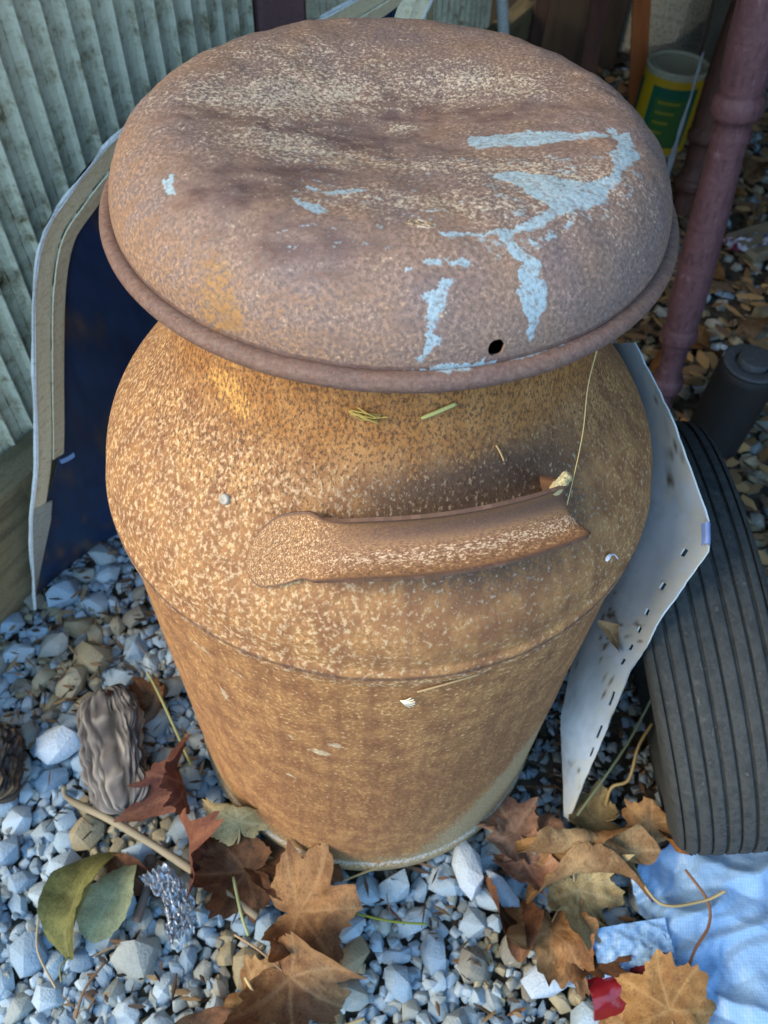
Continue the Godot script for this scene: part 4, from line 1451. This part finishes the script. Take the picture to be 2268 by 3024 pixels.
	var post := put("pink_post", board(Vector3(0.058, 1.2, 0.03), 0.004, 0.01), rust_small(135, [srgb(92, 62, 62), srgb(116, 82, 80), srgb(104, 72, 70)]))
	post.transform = Transform3D(Basis(Vector3.UP, 0.45), Vector3(-0.150, 0.59, -0.665))
	tag(post, "dusty pink painted post against the ribbed wall behind the lid", "post")
	# rough stone blocks of the foundation
	var stm := mat(Color.WHITE, 0.9)
	tri(stm, noise_tex([srgb(104, 98, 82), srgb(146, 140, 122), srgb(172, 168, 152), srgb(134, 126, 106)], 0.015, 5, 141, 384), 2.5, relief_tex(0.04, 5, 142, 256), 0.8)
	var k := 0
	for q in [["squared whitish foundation stone behind the paint tin", Vector3(0.585, 0.10, -1.62), Vector3(0.15, 0.20, 0.12)], ["rough whitish foundation stone right of the broad plank", Vector3(0.80, 0.11, -1.72), Vector3(0.24, 0.24, 0.16)], ["flat foundation stone laid on top of the squared one", Vector3(0.62, 0.265, -1.64), Vector3(0.22, 0.12, 0.14)]]:
		var o := put("foundation_stone", stone_mesh(500 + k, 18), stm)
		o.scale = q[2] * 0.78
		o.position = q[1]
		tag(o, q[0], "stone block")
		k += 1
	# weathered plank ends lying on the ground, far right
	var gw := mat(Color.WHITE, 0.9)
	tri(gw, noise_tex([srgb(84, 76, 60), srgb(116, 106, 86), srgb(132, 122, 100), srgb(98, 88, 70)], 0.02, 4, 151, 384, Vector2(1.0, 0.2)), 4.0)
	var gp := put("board_offcut", board(Vector3(0.075, 0.34, 0.022), 0.003, 0.02), gw)
	gp.transform = Transform3D(Basis(Vector3(0.5, 0, 0.86), Vector3(0.86, 0, -0.5).normalized(), Vector3(0, -1, 0)), Vector3(0.745, 0.006, -0.955))
	tag(gp, "grey weathered board offcut lying flat on the ground right of the mauve leg", "board")
	gp = put("board_offcut", board(Vector3(0.05, 0.30, 0.02), 0.003, 0.02, 9.0), gw)
	gp.transform = Transform3D(Basis(Vector3(0.3, 0, 0.95).normalized(), Vector3(0.95, 0, -0.3).normalized(), Vector3(0, -1, 0)), Vector3(0.73, 0.004, -0.72))
	tag(gp, "narrow grey board offcut lying below the shiny wrapper", "board")
	var wr := put("foil_wrapper", crumple(14, 10, func(u: float, v: float) -> Vector3: return Vector3((u - 0.5) * 0.075, 0.014 + 0.016 * noise.get_noise_2d(u * 60, v * 60), (v - 0.5) * 0.04), 0.0004, func(u: float, v: float) -> Color: return lin(190, 190, 205) if noise.get_noise_2d(u * 40, v * 40) > -0.05 else (lin(150, 60, 90) if u < 0.5 else lin(60, 80, 150))), vmat(0.3, 0.3))
	wr.position = Vector3(0.612, 0.0, -0.878)
	wr.rotation.y = 0.3
	tag(wr, "crumpled shiny sweet wrapper on the ground right of the mauve leg", "wrapper")
	var ps := put("plastic_strip", crumple(4, 24, func(u: float, v: float) -> Vector3: return Vector3(0.436, 0.30, -0.905).lerp(Vector3(0.413, 0.0, -0.80), v) + Vector3((u - 0.5) * (0.003 + 0.009 * v + 0.006 * noise.get_noise_1d(v * 160)), 0, 0.004 * noise.get_noise_2d(u * 20, v * 90)), 0.0003), mat(srgb(104, 104, 106), 0.6))
	tag(ps, "torn whitish plastic strip hanging beside the green paint tin", "plastic strip")
	# leaves scattered over the shaded ground on the right
	var browns := [[lin(122, 86, 52), lin(96, 62, 36), lin(150, 116, 78)], [lin(136, 92, 52), lin(104, 60, 34), lin(160, 122, 80)], [lin(112, 84, 60), lin(84, 60, 40), lin(140, 112, 82)]]
	var spots := [[0.47, -0.60, "at the foot of the mauve leg, on its right"], [0.50, -0.50, "between the mauve leg and the black bottle"], [0.56, -0.66, "right of the mauve leg, below the wrapper"], [0.53, -0.78, "just left of the shiny wrapper"], [0.62, -0.60, "above the black bottle, on open ground"], [0.66, -0.74, "touching the narrow board offcut"], [0.55, -0.36, "just right of the foot of the black bottle"], [0.60, -0.44, "right of the black bottle near the frame edge"], [0.70, -0.52, "at the right edge above the bottle"], [0.72, -0.86, "between the two board offcuts"], [0.62, -1.05, "above the broad board offcut, behind the mauve leg"], [0.70, -1.15, "farther back above the board offcut"], [0.82, -1.02, "at the right edge beside the broad board offcut"], [0.46, -0.88, "half hidden behind the mauve leg"], [0.50, -0.24, "between the tyre and the black bottle"], [0.42, -0.56, "just left of the foot of the mauve leg"], [0.78, -0.68, "at the far right beside the narrow offcut"], [0.86, -0.84, "at the far right between wrapper and edge"], [0.90, -1.2, "farthest back at the right edge"], [0.58, -0.14, "at the right edge beside the tyre"]]
	for i in spots.size():
		var o := leaf("fallen_leaf", MAPLE if i % 3 else OVAL, rng.randf_range(0.05, 0.085), Vector3(spots[i][0], 0.012, spots[i][1]), Vector3(rng.randf_range(-25, 25), rng.randf() * 360, rng.randf_range(-25, 25)), [rng.randf_range(-14, 14), rng.randf_range(-8, 8), rng.randf_range(-0.2, 0.5), 0.06], browns[i % 3], 200 + i, 0.3)
		tag(o, "dry brown leaf " + spots[i][2], "leaf", "leaves on the shaded ground at the right")

# ------------------------------------------------------------------ litter in front
func litter() -> void:
	var rust := [lin(152, 114, 78), lin(108, 76, 54), lin(176, 142, 104)]
	var tan_ := [lin(164, 128, 88), lin(122, 88, 58), lin(186, 154, 112)]
	var pinkish := [lin(168, 128, 104), lin(122, 88, 72), lin(190, 156, 130)]
	var redb := [lin(124, 78, 58), lin(86, 52, 44), lin(150, 102, 76)]
	var pale := [lin(168, 146, 104), lin(142, 118, 80), lin(190, 170, 128)]
	var brown := [lin(112, 76, 52), lin(80, 52, 38), lin(140, 104, 72)]
	var green := [lin(116, 112, 66), lin(84, 82, 48), lin(140, 134, 84)]
	var sage := [lin(142, 144, 110), lin(118, 122, 92), lin(158, 160, 124)]
	# called, kind, size, at, rot, bend, colours, stem, label
	var L := [
		["maple_leaf", MAPLE, 0.112, Vector3(-0.050, 0.022, 0.210), Vector3(8, -86, 6), [14, 10, 0.16, 0.06], rust, 0.0, "large rust brown maple leaf below the front of the can, upper of two"],
		["maple_leaf", MAPLE, 0.108, Vector3(-0.050, 0.034, 0.260), Vector3(2, -120, -14), [26, -14, 0.36, 0.06], rust, 0.45, "large folded rust brown maple leaf lowest in the middle foreground"],
		["maple_leaf", MAPLE, 0.088, Vector3(-0.070, 0.016, 0.282), Vector3(-6, 30, 4), [-6, 4, 0.0, 0.06], tan_, 0.0, "tan maple leaf tucked under the folded one in the foreground"],
		["maple_leaf", MAPLE, 0.095, Vector3(0.256, 0.036, 0.268), Vector3(10, 12, 4), [3, -6, 0.05, 0.04], [lin(160, 120, 74), lin(134, 94, 56), lin(184, 148, 100)], 0.45, "flat tan maple leaf lying over the red plastic shard"],
		["maple_leaf", MAPLE, 0.10, Vector3(0.238, 0.018, 0.292), Vector3(6, 150, 0), [-8, 6, 0.1, 0.08], tan_, 0.0, "orange tan leaf under the leaf on the red shard"],
		["curled_leaf", OVAL, 0.130, Vector3(0.200, 0.040, 0.150), Vector3(2, -88, 10), [95, 2, 0, 0.03], tan_, 0.0, "tightly rolled tan leaf lying across the pile right of the can"],
		["curled_leaf", OVAL, 0.115, Vector3(0.203, 0.034, 0.166), Vector3(0, -84, 40), [70, 2, 0, 0.03], tan_, 0.0, "rolled tan leaf just below the tightly rolled one"],
		["maple_leaf", MAPLE, 0.095, Vector3(0.196, 0.024, 0.180), Vector3(-14, -150, 4), [12, 8, 0.1, 0.08], pale, 0.2, "pale brown crumpled leaf under the rolled leaves right of the can"],
		["maple_leaf", MAPLE, 0.100, Vector3(0.170, 0.018, 0.212), Vector3(20, 168, -8), [16, -12, 0.2, 0.07], [lin(164, 120, 78), lin(124, 84, 54), lin(188, 146, 102)], 0.2, "orange tan leaf at the lower end of the pile right of the can"],
		["maple_leaf", MAPLE, 0.080, Vector3(0.200, 0.012, 0.220), Vector3(10, 200, 10), [14, 8, 0.2, 0.08], brown, 0.2, "small dark brown leaf between the pile and the plastic flap"],
		["maple_leaf", MAPLE, 0.085, Vector3(0.166, 0.012, 0.142), Vector3(-4, 20, 8), [12, -10, 0.2, 0.08], pinkish, 0.0, "pinkish brown leaf at the top of the pile against the sheet metal"],
		["maple_leaf", MAPLE, 0.080, Vector3(0.142, 0.024, 0.135), Vector3(10, 70, -14), [-14, 8, 0.2, 0.09], pinkish, 0.2, "pinkish leaf between the can and the pile of leaves"],
		["maple_leaf", MAPLE, 0.070, Vector3(0.148, 0.020, 0.158), Vector3(24, 210, 0), [18, 10, 0.2, 0.08], pinkish, 0.0, "small pinkish leaf left of the rolled leaves"],
		["fallen_leaf", MAPLE, 0.065, Vector3(0.268, 0.030, 0.122), Vector3(50, 10, 20), [18, 8, 0.4, 0.08], tan_, 0.3, "tan leaf standing against the foot of the tyre"],
		["fallen_leaf", OVAL, 0.060, Vector3(0.288, 0.026, 0.138), Vector3(40, 160, 0), [26, 8, 0.3, 0.08], [lin(150, 100, 44), lin(120, 74, 34), lin(176, 130, 70)], 0.4, "small ochre leaf hanging at the foot of the tyre over the blue plastic"],
		["fallen_leaf", MAPLE, 0.075, Vector3(0.225, 0.016, 0.118), Vector3(10, 100, 6), [12, 8, 0.2, 0.08], pale, 0.2, "pale tan leaf just right of the tip of the sheet metal"],
		["fallen_leaf", OVAL, 0.080, Vector3(0.130, 0.016, 0.205), Vector3(30, 200, 30), [40, 14, 0.3, 0.10], brown, 0.4, "shrivelled dark brown leaf on the gravel left of the leaf pile"],
		["curled_leaf", MAPLE, 0.085, Vector3(-0.166, 0.030, 0.112), Vector3(30, 24, 62), [24, 6, 0.5, 0.06], redb, 0.0, "red brown curled leaf standing against the left foot of the can"],
		["curled_leaf", MAPLE, 0.085, Vector3(-0.152, 0.024, 0.160), Vector3(16, 200, 50), [26, -6, 0.5, 0.06], redb, 0.0, "red brown folded leaf just below the curled one at the left of the can"],
		["fallen_leaf", MAPLE, 0.082, Vector3(-0.110, 0.042, 0.144), Vector3(58, 14, 10), [6, 4, 0.1, 0.05], pale, 0.2, "pale tan leaf propped against the foot of the can on the left"],
		["fallen_leaf", MAPLE, 0.090, Vector3(-0.100, 0.014, 0.178), Vector3(6, 100, 10), [10, 6, 0.2, 0.08], brown, 0.0, "dark brown leaf under the propped pale leaf"],
		["fallen_leaf", OVAL, 0.095, Vector3(-0.060, 0.006, 0.172), Vector3(4, 80, 10), [20, 6, 0.2, 0.09], brown, 0.0, "dark wet leaf tucked under the front of the can"],
		["green_leaf", OVAL, 0.088, Vector3(-0.243, 0.020, 0.208), Vector3(0, -8, 24), [38, 4, 0, 0.04], green, 0.2, "dull green folded leaf on the gravel at the lower left"],
		["green_leaf", OVAL, 0.066, Vector3(-0.214, 0.020, 0.210), Vector3(4, -22, -6), [6, 5, 0.05, 0.03], sage, 0.0, "pale sage green leaf beside the folded green one"],
		["fallen_leaf", OVAL, 0.090, Vector3(-0.110, 0.010, 0.302), Vector3(6, 96, 20), [30, 8, 0.2, 0.08], brown, 0.3, "brown leaf at the very bottom edge left of the big maple leaves"],
		["fallen_leaf", MAPLE, 0.075, Vector3(0.205, 0.010, -0.30), Vector3(6, 96, 20), [10, 8, 0.2, 0.08], tan_, 0.3, "tan leaf on the ground hidden between can and mauve leg"],
		["fallen_leaf", MAPLE, 0.060, Vector3(-0.225, 0.006, 0.020), Vector3(6, 40, 20), [20, 8, 0.3, 0.08], brown, 0.0, "small dark leaf behind the bark chunk"],
		["fallen_leaf", OVAL, 0.050, Vector3(-0.205, 0.010, 0.185), Vector3(10, 60, 10), [30, 8, 0.3, 0.08], brown, 0.0, "small grey brown leaf beside the green leaves"],
		["fallen_leaf", OVAL, 0.028, Vector3(0.1765, 0.268, 0.062), Vector3(50, 60, 10), [60, 20, 0.3, 0.1], tan_, 0.0, "small crumpled tan leaf bit caught between the can and the sheet metal"],
	]
	var i := 0
	for q in L:
		tag(leaf(q[0], q[1], q[2], q[3], q[4], q[5], q[6], 20 + i * 3, q[7]), q[8], "leaf")
		i += 1
	# bark and wood
	var ck := put("bark_chunk", chunk(0.128, 0.060, 0.024, 3, [lin(44, 39, 38), lin(92, 84, 80), lin(150, 140, 128)]), vmat(0.9))
	ck.transform = Transform3D(Basis(Vector3.UP, -1.12) * Basis(Vector3.RIGHT, 0.2), Vector3(-0.246, 0.016, 0.074))
	tag(ck, "grey furrowed chunk of old wood on the gravel left of the can", "wood chunk")
	ck = put("bark_chunk", chunk(0.075, 0.060, 0.045, 8, [lin(26, 24, 24), lin(54, 48, 44), lin(120, 92, 64)]), vmat(0.9))
	ck.transform = Transform3D(Basis(Vector3.UP, -1.3), Vector3(-0.362, 0.016, 0.098))
	tag(ck, "blackened fibrous piece of wood at the left edge", "wood chunk")
	ck = put("twig", tube(smooth_path([Vector3(-0.215, 0.008, 0.005), Vector3(-0.22, 0.010, 0.035), Vector3(-0.245, 0.008, 0.05)], 5), [0.006, 0.007, 0.005], 10, [lin(60, 46, 36), lin(92, 74, 58)], 0.3), vmat(0.9))
	tag(ck, "short dark twig just behind the wood chunk", "twig")
	ck = put("twig", tube(smooth_path([Vector3(-0.19, 0.004, 0.168), Vector3(-0.187, 0.008, 0.195), Vector3(-0.19, 0.006, 0.222)], 5), [0.005, 0.006, 0.004], 10, [lin(66, 52, 46), lin(96, 80, 70)], 0.25), vmat(0.9))
	tag(ck, "short dark twig between the pale green leaf and the long stick", "twig")
	ck = put("stick", tube(smooth_path([Vector3(-0.281, 0.022, 0.115), Vector3(-0.276, 0.014, 0.124), Vector3(-0.235, 0.018, 0.140), Vector3(-0.19, 0.020, 0.160), Vector3(-0.135, 0.018, 0.187), Vector3(-0.085, 0.014, 0.214)], 6), [0.0022, 0.0022, 0.0022, 0.0022, 0.0022, 0.0022, 0.0024, 0.003, 0.0033, 0.0035], 9, [lin(112, 96, 74), lin(160, 144, 116)], 0.25), vmat(0.85))
	tag(ck, "long grey brown stick lying across the gravel at the left", "stick")
	# straws
	var straws := [
		[[Vector3(-0.232, 0.016, -0.008), Vector3(-0.205, 0.030, 0.03), Vector3(-0.168, 0.012, 0.086)], 0.0014, lin(140, 138, 88), "pale green straw lying between the wood chunk and the can"],
		[[Vector3(-0.086, 0.034, 0.262), Vector3(-0.072, 0.040, 0.28), Vector3(-0.056, 0.036, 0.308)], 0.0013, lin(196, 172, 122), "pale straw lying across the folded maple leaf"],
		[[Vector3(-0.075, 0.034, 0.300), Vector3(-0.03, 0.040, 0.298), Vector3(0.012, 0.030, 0.285)], 0.0010, lin(190, 166, 116), "thin straw along the bottom edge under the maple leaves"],
		[[Vector3(0.000, 0.014, 0.207), Vector3(0.03, 0.016, 0.212), Vector3(0.062, 0.012, 0.212)], 0.0010, lin(120, 130, 40), "green grass blade on the gravel right of the maple leaf"],
		[[Vector3(-0.012, 0.010, 0.180), Vector3(0.02, 0.014, 0.168), Vector3(0.05, 0.016, 0.160)], 0.0010, lin(168, 142, 92), "short straw at the front foot of the can"],
		[[Vector3(0.200, 0.030, 0.118), Vector3(0.25, 0.045, 0.055), Vector3(0.285, 0.055, 0.000)], 0.0013, lin(132, 140, 108), "green grey stalk leaning by the tip of the sheet metal"],
		[[Vector3(0.232, 0.010, 0.108), Vector3(0.234, 0.034, 0.092), Vector3(0.250, 0.040, 0.085), Vector3(0.262, 0.046, 0.055), Vector3(0.280, 0.044, 0.030)], 0.0015, lin(170, 146, 96), "bent tan stalk between the sheet metal and the tyre"],
		[[Vector3(0.245, 0.030, 0.158), Vector3(0.262, 0.036, 0.190), Vector3(0.300, 0.034, 0.186), Vector3(0.320, 0.040, 0.178)], 0.0012, lin(160, 140, 96), "thin curved stalk over the blue plastic"],
		[[Vector3(0.292, 0.030, 0.160), Vector3(0.305, 0.034, 0.185), Vector3(0.302, 0.034, 0.205), Vector3(0.285, 0.036, 0.225), Vector3(0.270, 0.038, 0.250)], 0.0013, lin(120, 80, 50), "brown jointed twig lying over the blue plastic"],
		[[Vector3(0.196, 0.022, 0.196), Vector3(0.215, 0.022, 0.208), Vector3(0.228, 0.020, 0.214)], 0.0018, lin(170, 140, 88), "split straw between the leaf pile and the plastic flap"],
		[[Vector3(-0.110, 0.020, 0.185), Vector3(-0.097, 0.034, 0.215), Vector3(-0.088, 0.034, 0.232)], 0.0014, lin(150, 156, 110), "pale green stalk beside the upper maple leaf"],
		[[Vector3(0.118, 0.018, 0.130), Vector3(0.135, 0.024, 0.142), Vector3(0.160, 0.026, 0.152)], 0.0014, lin(140, 150, 124), "pale green lichen twig left of the rolled leaves"],
		[[Vector3(-0.27, 0.020, 0.225), Vector3(-0.262, 0.022, 0.25), Vector3(-0.24, 0.020, 0.275)], 0.0009, lin(170, 150, 116), "fine pale stem on the gravel at the lower left"],
		[[Vector3(-0.205, 0.020, 0.255), Vector3(-0.215, 0.024, 0.275), Vector3(-0.218, 0.020, 0.295)], 0.0012, lin(120, 90, 62), "brown leaf stem on the gravel below the green leaves"],
	]
	for q in straws:
		var o := put("straw", tube(smooth_path(q[0], 6), [q[1]], 7, [q[2] * 0.8, q[2]]), vmat(0.75))
		tag(o, q[3], "straw")
	# crumpled foil
	var foil := put("foil_scrap", crumple(26, 46, func(u: float, v: float) -> Vector3:
		var c := Vector3(-0.182, 0.016, 0.184).lerp(Vector3(-0.140, 0.012, 0.232), v) + Vector3(0.008 * sin(v * 4.0), 0, 0)
		var n := 0.6 * noise.get_noise_2d(u * 110, v * 220)
		return c + Vector3(0.86, 0, -0.5) * (u - 0.5) * (0.024 + 0.008 * noise.get_noise_1d(v * 90)) + Vector3(0.4 * n, 1.0 * noise.get_noise_2d(u * 130 + 50, v * 260) + 0.5, n) * 0.010, 0.0002), mat(srgb(196, 198, 202), 0.5, 0.9))
	tag(foil, "crumpled scrap of silver foil on the gravel left of the maple leaves", "foil")
	# blue plastic sheeting
	var pl := mat(Color.WHITE, 0.42)
	var wv := Image.create(256, 256, false, Image.FORMAT_RGB8)
	for y in 256:
		for x in 256:
			var w := 0.5 + 0.25 * sin(x * TAU / 16.0) + 0.25 * sin(y * TAU / 16.0)
			var c := srgb(112, 148, 188).lerp(srgb(142, 172, 204), w)
			wv.set_pixel(x, y, c)
	tri(pl, ImageTexture.create_from_image(wv), 26.0, relief_tex(0.02, 4, 161, 256), 0.05)
	pl.metallic_specular = 0.45
	pl.backlight_enabled = true
	pl.backlight = Color(0.3, 0.35, 0.4)
	var tarp := base("plastic_sheet")
	tag(tarp, "crumpled pale blue woven plastic sheeting under the tyre at the lower right", "plastic sheet")
	var left := [[0.10, 0.300], [0.135, 0.290], [0.155, 0.252], [0.175, 0.246], [0.195, 0.252], [0.220, 0.270], [0.245, 0.262], [0.275, 0.284], [0.31, 0.300], [0.36, 0.300]]
	var tf := func(u: float, v: float) -> Vector3:
		var z := lerpf(0.08, 0.36, v)
		var x0 := 0.30
		for i2 in left.size() - 1:
			if z >= left[i2][0] and z <= left[i2 + 1][0]: x0 = lerpf(left[i2][1], left[i2 + 1][1], (z - left[i2][0]) / (left[i2 + 1][0] - left[i2][0]))
		x0 += 0.006 * noise.get_noise_1d(v * 200)
		var x := lerpf(x0, 0.62, u)
		var wa := 0.9 * noise.get_noise_2d(x * 110, z * 110 + 30)
		var wb := 0.9 * noise.get_noise_2d(x * 150 + 70, z * 150)
		var f1 := absf(fposmod(x * 7.0 + z * 4.0 + wa * 0.9, 1.0) - 0.5) * 2.0
		var f2 := absf(fposmod(x * 7.0 - z * 17.0 + wb * 0.8, 1.0) - 0.5) * 2.0
		var f3 := absf(fposmod(x * 38.0 + z * 29.0 + wa * 3.0 + wb * 2.0, 1.0) - 0.5) * 2.0
		var y := 0.005 + 0.014 * f1 + 0.007 * f2 + 0.0022 * f3 + 0.010 * noise.get_noise_2d(x * 60, z * 60)
		var fold := exp(-pow((z - 0.213 - (x - 0.31) * -0.35) / 0.006, 2.0)) * ss(0.26, 0.30, x)
		y += 0.006 * fold
		return Vector3(x, y, z)
	put("sheeting", crumple(170, 170, tf, 0.0003), pl, tarp)
	put("flap", crumple(30, 24, func(u: float, v: float) -> Vector3:
		var a := Vector3(0.199, 0.024, 0.212).lerp(Vector3(0.266, 0.030, 0.200), u)
		var b := Vector3(0.212, 0.018, 0.252).lerp(Vector3(0.274, 0.022, 0.232), u)
		return a.lerp(b, v) + Vector3(0, 0.004 * sin(PI * u) + 0.004 * noise.get_noise_2d(u * 50, v * 40) + 0.002 * noise.get_noise_2d(u * 160, v * 120), 0), 0.0003), pl, tarp)
	# strap-like dark seam lying over the sheeting
	# red plastic shard
	var red := put("red_shard", crumple(20, 16, func(u: float, v: float) -> Vector3:
		var a := Vector3(0.196, 0.010, 0.248).lerp(Vector3(0.262, 0.030, 0.226), u)
		var b := Vector3(0.202, 0.006, 0.276).lerp(Vector3(0.266, 0.016, 0.262), u)
		return a.lerp(b, v) + Vector3(0, 0.012 * sin(PI * v) + 0.002 * noise.get_noise_2d(u * 80, v * 60), 0), 0.002), mat(srgb(112, 22, 30), 0.25))
	tag(red, "broken piece of glossy dark red plastic at the lower right", "plastic shard")
	var redb2 := put("red_can_edge", crumple(10, 8, func(u: float, v: float) -> Vector3: return Vector3(0.50 + 0.06 * u, 0.01 + 0.016 * sin(PI * v), -0.10 + 0.03 * v - 0.03 * u), 0.002), mat(srgb(150, 62, 44), 0.5))
	tag(redb2, "dull orange red scrap on the ground right of the tyre", "scrap")
	# oblong pale stones that stand out below the can
	var pm := mat(Color.WHITE, 0.85)
	tri(pm, noise_tex([srgb(128, 138, 148), srgb(158, 168, 178), srgb(176, 184, 192), srgb(144, 150, 160)], 0.03, 5, 171, 256), 0.7, relief_tex(0.03, 5, 172, 256), 0.06)
	for q in [["pale oblong stone standing clear left of the leaf pile", Vector3(0.102, 0.010, 0.168), Vector3(0.022, 0.013, 0.014), -1.25], ["pale narrow stone tucked against the leaf pile", Vector3(0.130, 0.010, 0.182), Vector3(0.020, 0.011, 0.010), -0.9], ["broad white stone below the leaf pile near the plastic flap", Vector3(0.168, 0.010, 0.246), Vector3(0.022, 0.013, 0.015), 0.4], ["large pale stone in the lower left behind the foil", Vector3(-0.300, 0.012, 0.070), Vector3(0.021, 0.015, 0.018), 0.6]]:
		var o := put("pale_stone", stone_mesh(700 + int(q[1].x * 1000), 20), pm)
		o.transform = Transform3D(Basis(Vector3.UP, q[3]).scaled_local(q[2] * 1.15), q[1])
		tag(o, q[0], "stone")

# ------------------------------------------------------------------ bits lying on the can
func crumbs_on_can() -> void:
	var pts := func(list: Array, off: float) -> Array:
		var o := []
		for q in list: o.append(on_can(q[0], q[1], off))
		return smooth_path(o, 5)
	var straw := vmat(0.75)
	var o := put("straw", tube(pts.call([[0.18, 0.520], [0.25, 0.5225], [0.33, 0.525]], 0.0014), [0.0006, 0.0008, 0.001], 6, [lin(150, 150, 84), lin(186, 184, 120)]), straw)
	tag(o, "pale green straw stuck on the neck of the can below the lid", "straw")
	o = put("straw", tube(pts.call([[0.165, 0.381], [0.26, 0.386], [0.36, 0.3885]], 0.0013), [0.0006], 6, [lin(150, 120, 80), lin(206, 176, 130)]), straw)
	tag(o, "thin straw stuck just under the shoulder seam of the can", "straw")
	o = put("straw", tube(pts.call([[0.51, 0.500], [0.523, 0.497], [0.537, 0.492]], 0.0012), [0.0004], 6, [lin(190, 150, 90), lin(210, 180, 130)]), straw)
	tag(o, "short bristle on the dark shoulder right of the handle top", "straw")
	var tuft := base("fibre_tuft", on_can(-0.045, 0.5225, 0.002))
	tag(tuft, "fuzzy yellowish fibre tuft on the neck below the lid", "tuft")
	for k in 10:
		var a := Vector3(rng.randf_range(-0.009, -0.002), rng.randf_range(0, 0.004), rng.randf_range(-0.001, 0.002))
		var b := Vector3(rng.randf_range(0.002, 0.009), rng.randf_range(-0.004, 0.001), rng.randf_range(-0.001, 0.003))
		put("fibre", tube(smooth_path([a, (a + b) * 0.5 + Vector3(0, rng.randf_range(-0.002, 0.002), 0.001), b], 4), [0.0004], 5, [lin(150, 124, 54), lin(186, 160, 84)]), straw, tuft)
	var seed_ := base("seed_tuft", on_can(0.115, 0.372, 0.0015))
	tag(seed_, "small white feathery seed on the can below the seam", "seed")
	for k in 6:
		var a := 1.1 - 0.42 * k
		put("bristle", tube(smooth_path([Vector3.ZERO, Vector3(0.003 * cos(a) + 0.001, 0.003 * sin(a), 0.001), Vector3(0.005 * cos(a) + 0.003, 0.007 * sin(a), 0.001)], 4), [0.0003], 5, [lin(220, 210, 186), lin(232, 224, 204)]), straw, seed_)
	o = put("feather", tube(pts.call([[0.842, 0.4285], [0.865, 0.4295], [0.89, 0.427], [0.906, 0.4225]], 0.002), [0.0005, 0.0009, 0.0012, 0.0013, 0.0012, 0.0010, 0.0007, 0.0004], 6, [lin(180, 184, 196), lin(206, 208, 220)]), straw)
	tag(o, "tiny curved white feather on the right of the shoulder", "feather")
	# cobweb thread from the lid bead down to the handle, and wisps under the bead
	var web := base("cobweb")
	tag(web, "yellowish cobweb threads hanging from the lid bead to the handle end", "cobweb")
	var wm := vmat(0.8)
	var top := Vector3(0.0865, 0.5600, 0.0985)
	put("thread", tube(smooth_path([top, Vector3(0.0868, 0.542, 0.1015), Vector3(0.0895, 0.520, 0.1060), Vector3(0.0905, 0.495, 0.1110), Vector3(0.0905, 0.474, 0.1160)], 5), [0.00035, 0.0003, 0.00022], 5, [lin(176, 152, 92), lin(200, 180, 130)]), wm, web)
	for k in 9:
		var a := 0.22 + 0.075 * k
		var p := Vector3(sin(a) * 0.127, 0.5595, cos(a) * 0.127)
		var q := Vector3(sin(a + 0.06 + 0.04 * (k % 3)) * 0.122, 0.5585 - 0.004 * (k % 2), cos(a + 0.06 + 0.04 * (k % 3)) * 0.122)
		put("thread", tube(smooth_path([p, (p + q) * 0.5 - Vector3(0, 0.003, 0), q], 4), [0.00025], 5, [lin(170, 146, 80), lin(196, 172, 110)]), wm, web)
	# dried droppings on the lid
	var drop := put("dried_dropping", chunk(0.011, 0.005, 0.0035, 21, [lin(70, 56, 48), lin(170, 140, 104), lin(226, 222, 214)]), vmat(0.9))
	drop.position = Vector3(0.0128, 0.6046, 0.0905)
	drop.rotation.y = -0.25
	tag(drop, "dried bird dropping at the end of the paint streak on the lid", "dropping")
	drop = put("dried_dropping", chunk(0.0035, 0.0025, 0.0008, 23, [lin(210, 208, 204), lin(226, 224, 220), lin(236, 236, 232)]), vmat(0.8))
	drop.position = Vector3(-0.0315, 0.6013, 0.0580)
	tag(drop, "small white dropping left of centre on the lid", "dropping")
	drop = put("snail_shell", lathe([Vector2(0.0, 0.0002), Vector2(0.0010, 0.0003), Vector2(0.0018, 0.0009), Vector2(0.0026, 0.0006), Vector2(0.0028, -0.0008)], 18), rust_small(181, [srgb(130, 116, 100), srgb(184, 176, 164)]), null, on_can(-0.575, 0.4665, 0.001))
	drop.quaternion = Quaternion(Vector3.UP, on_can_normal(-0.575, 0.4665))
	tag(drop, "tiny whitish round shell on the left of the shoulder", "shell")
	var coc := put("cocoon", chunk(0.012, 0.005, 0.005, 31, [lin(150, 132, 92), lin(176, 160, 118), lin(196, 182, 142)]), vmat(0.8))
	coc.transform = Transform3D(Basis(Vector3.UP, 0.75) * Basis(Vector3.BACK, 0.5), on_can(0.635, 0.4815, 0.0245))
	tag(coc, "pale yellowish cocoon stuck in the upper right end of the handle", "cocoon")
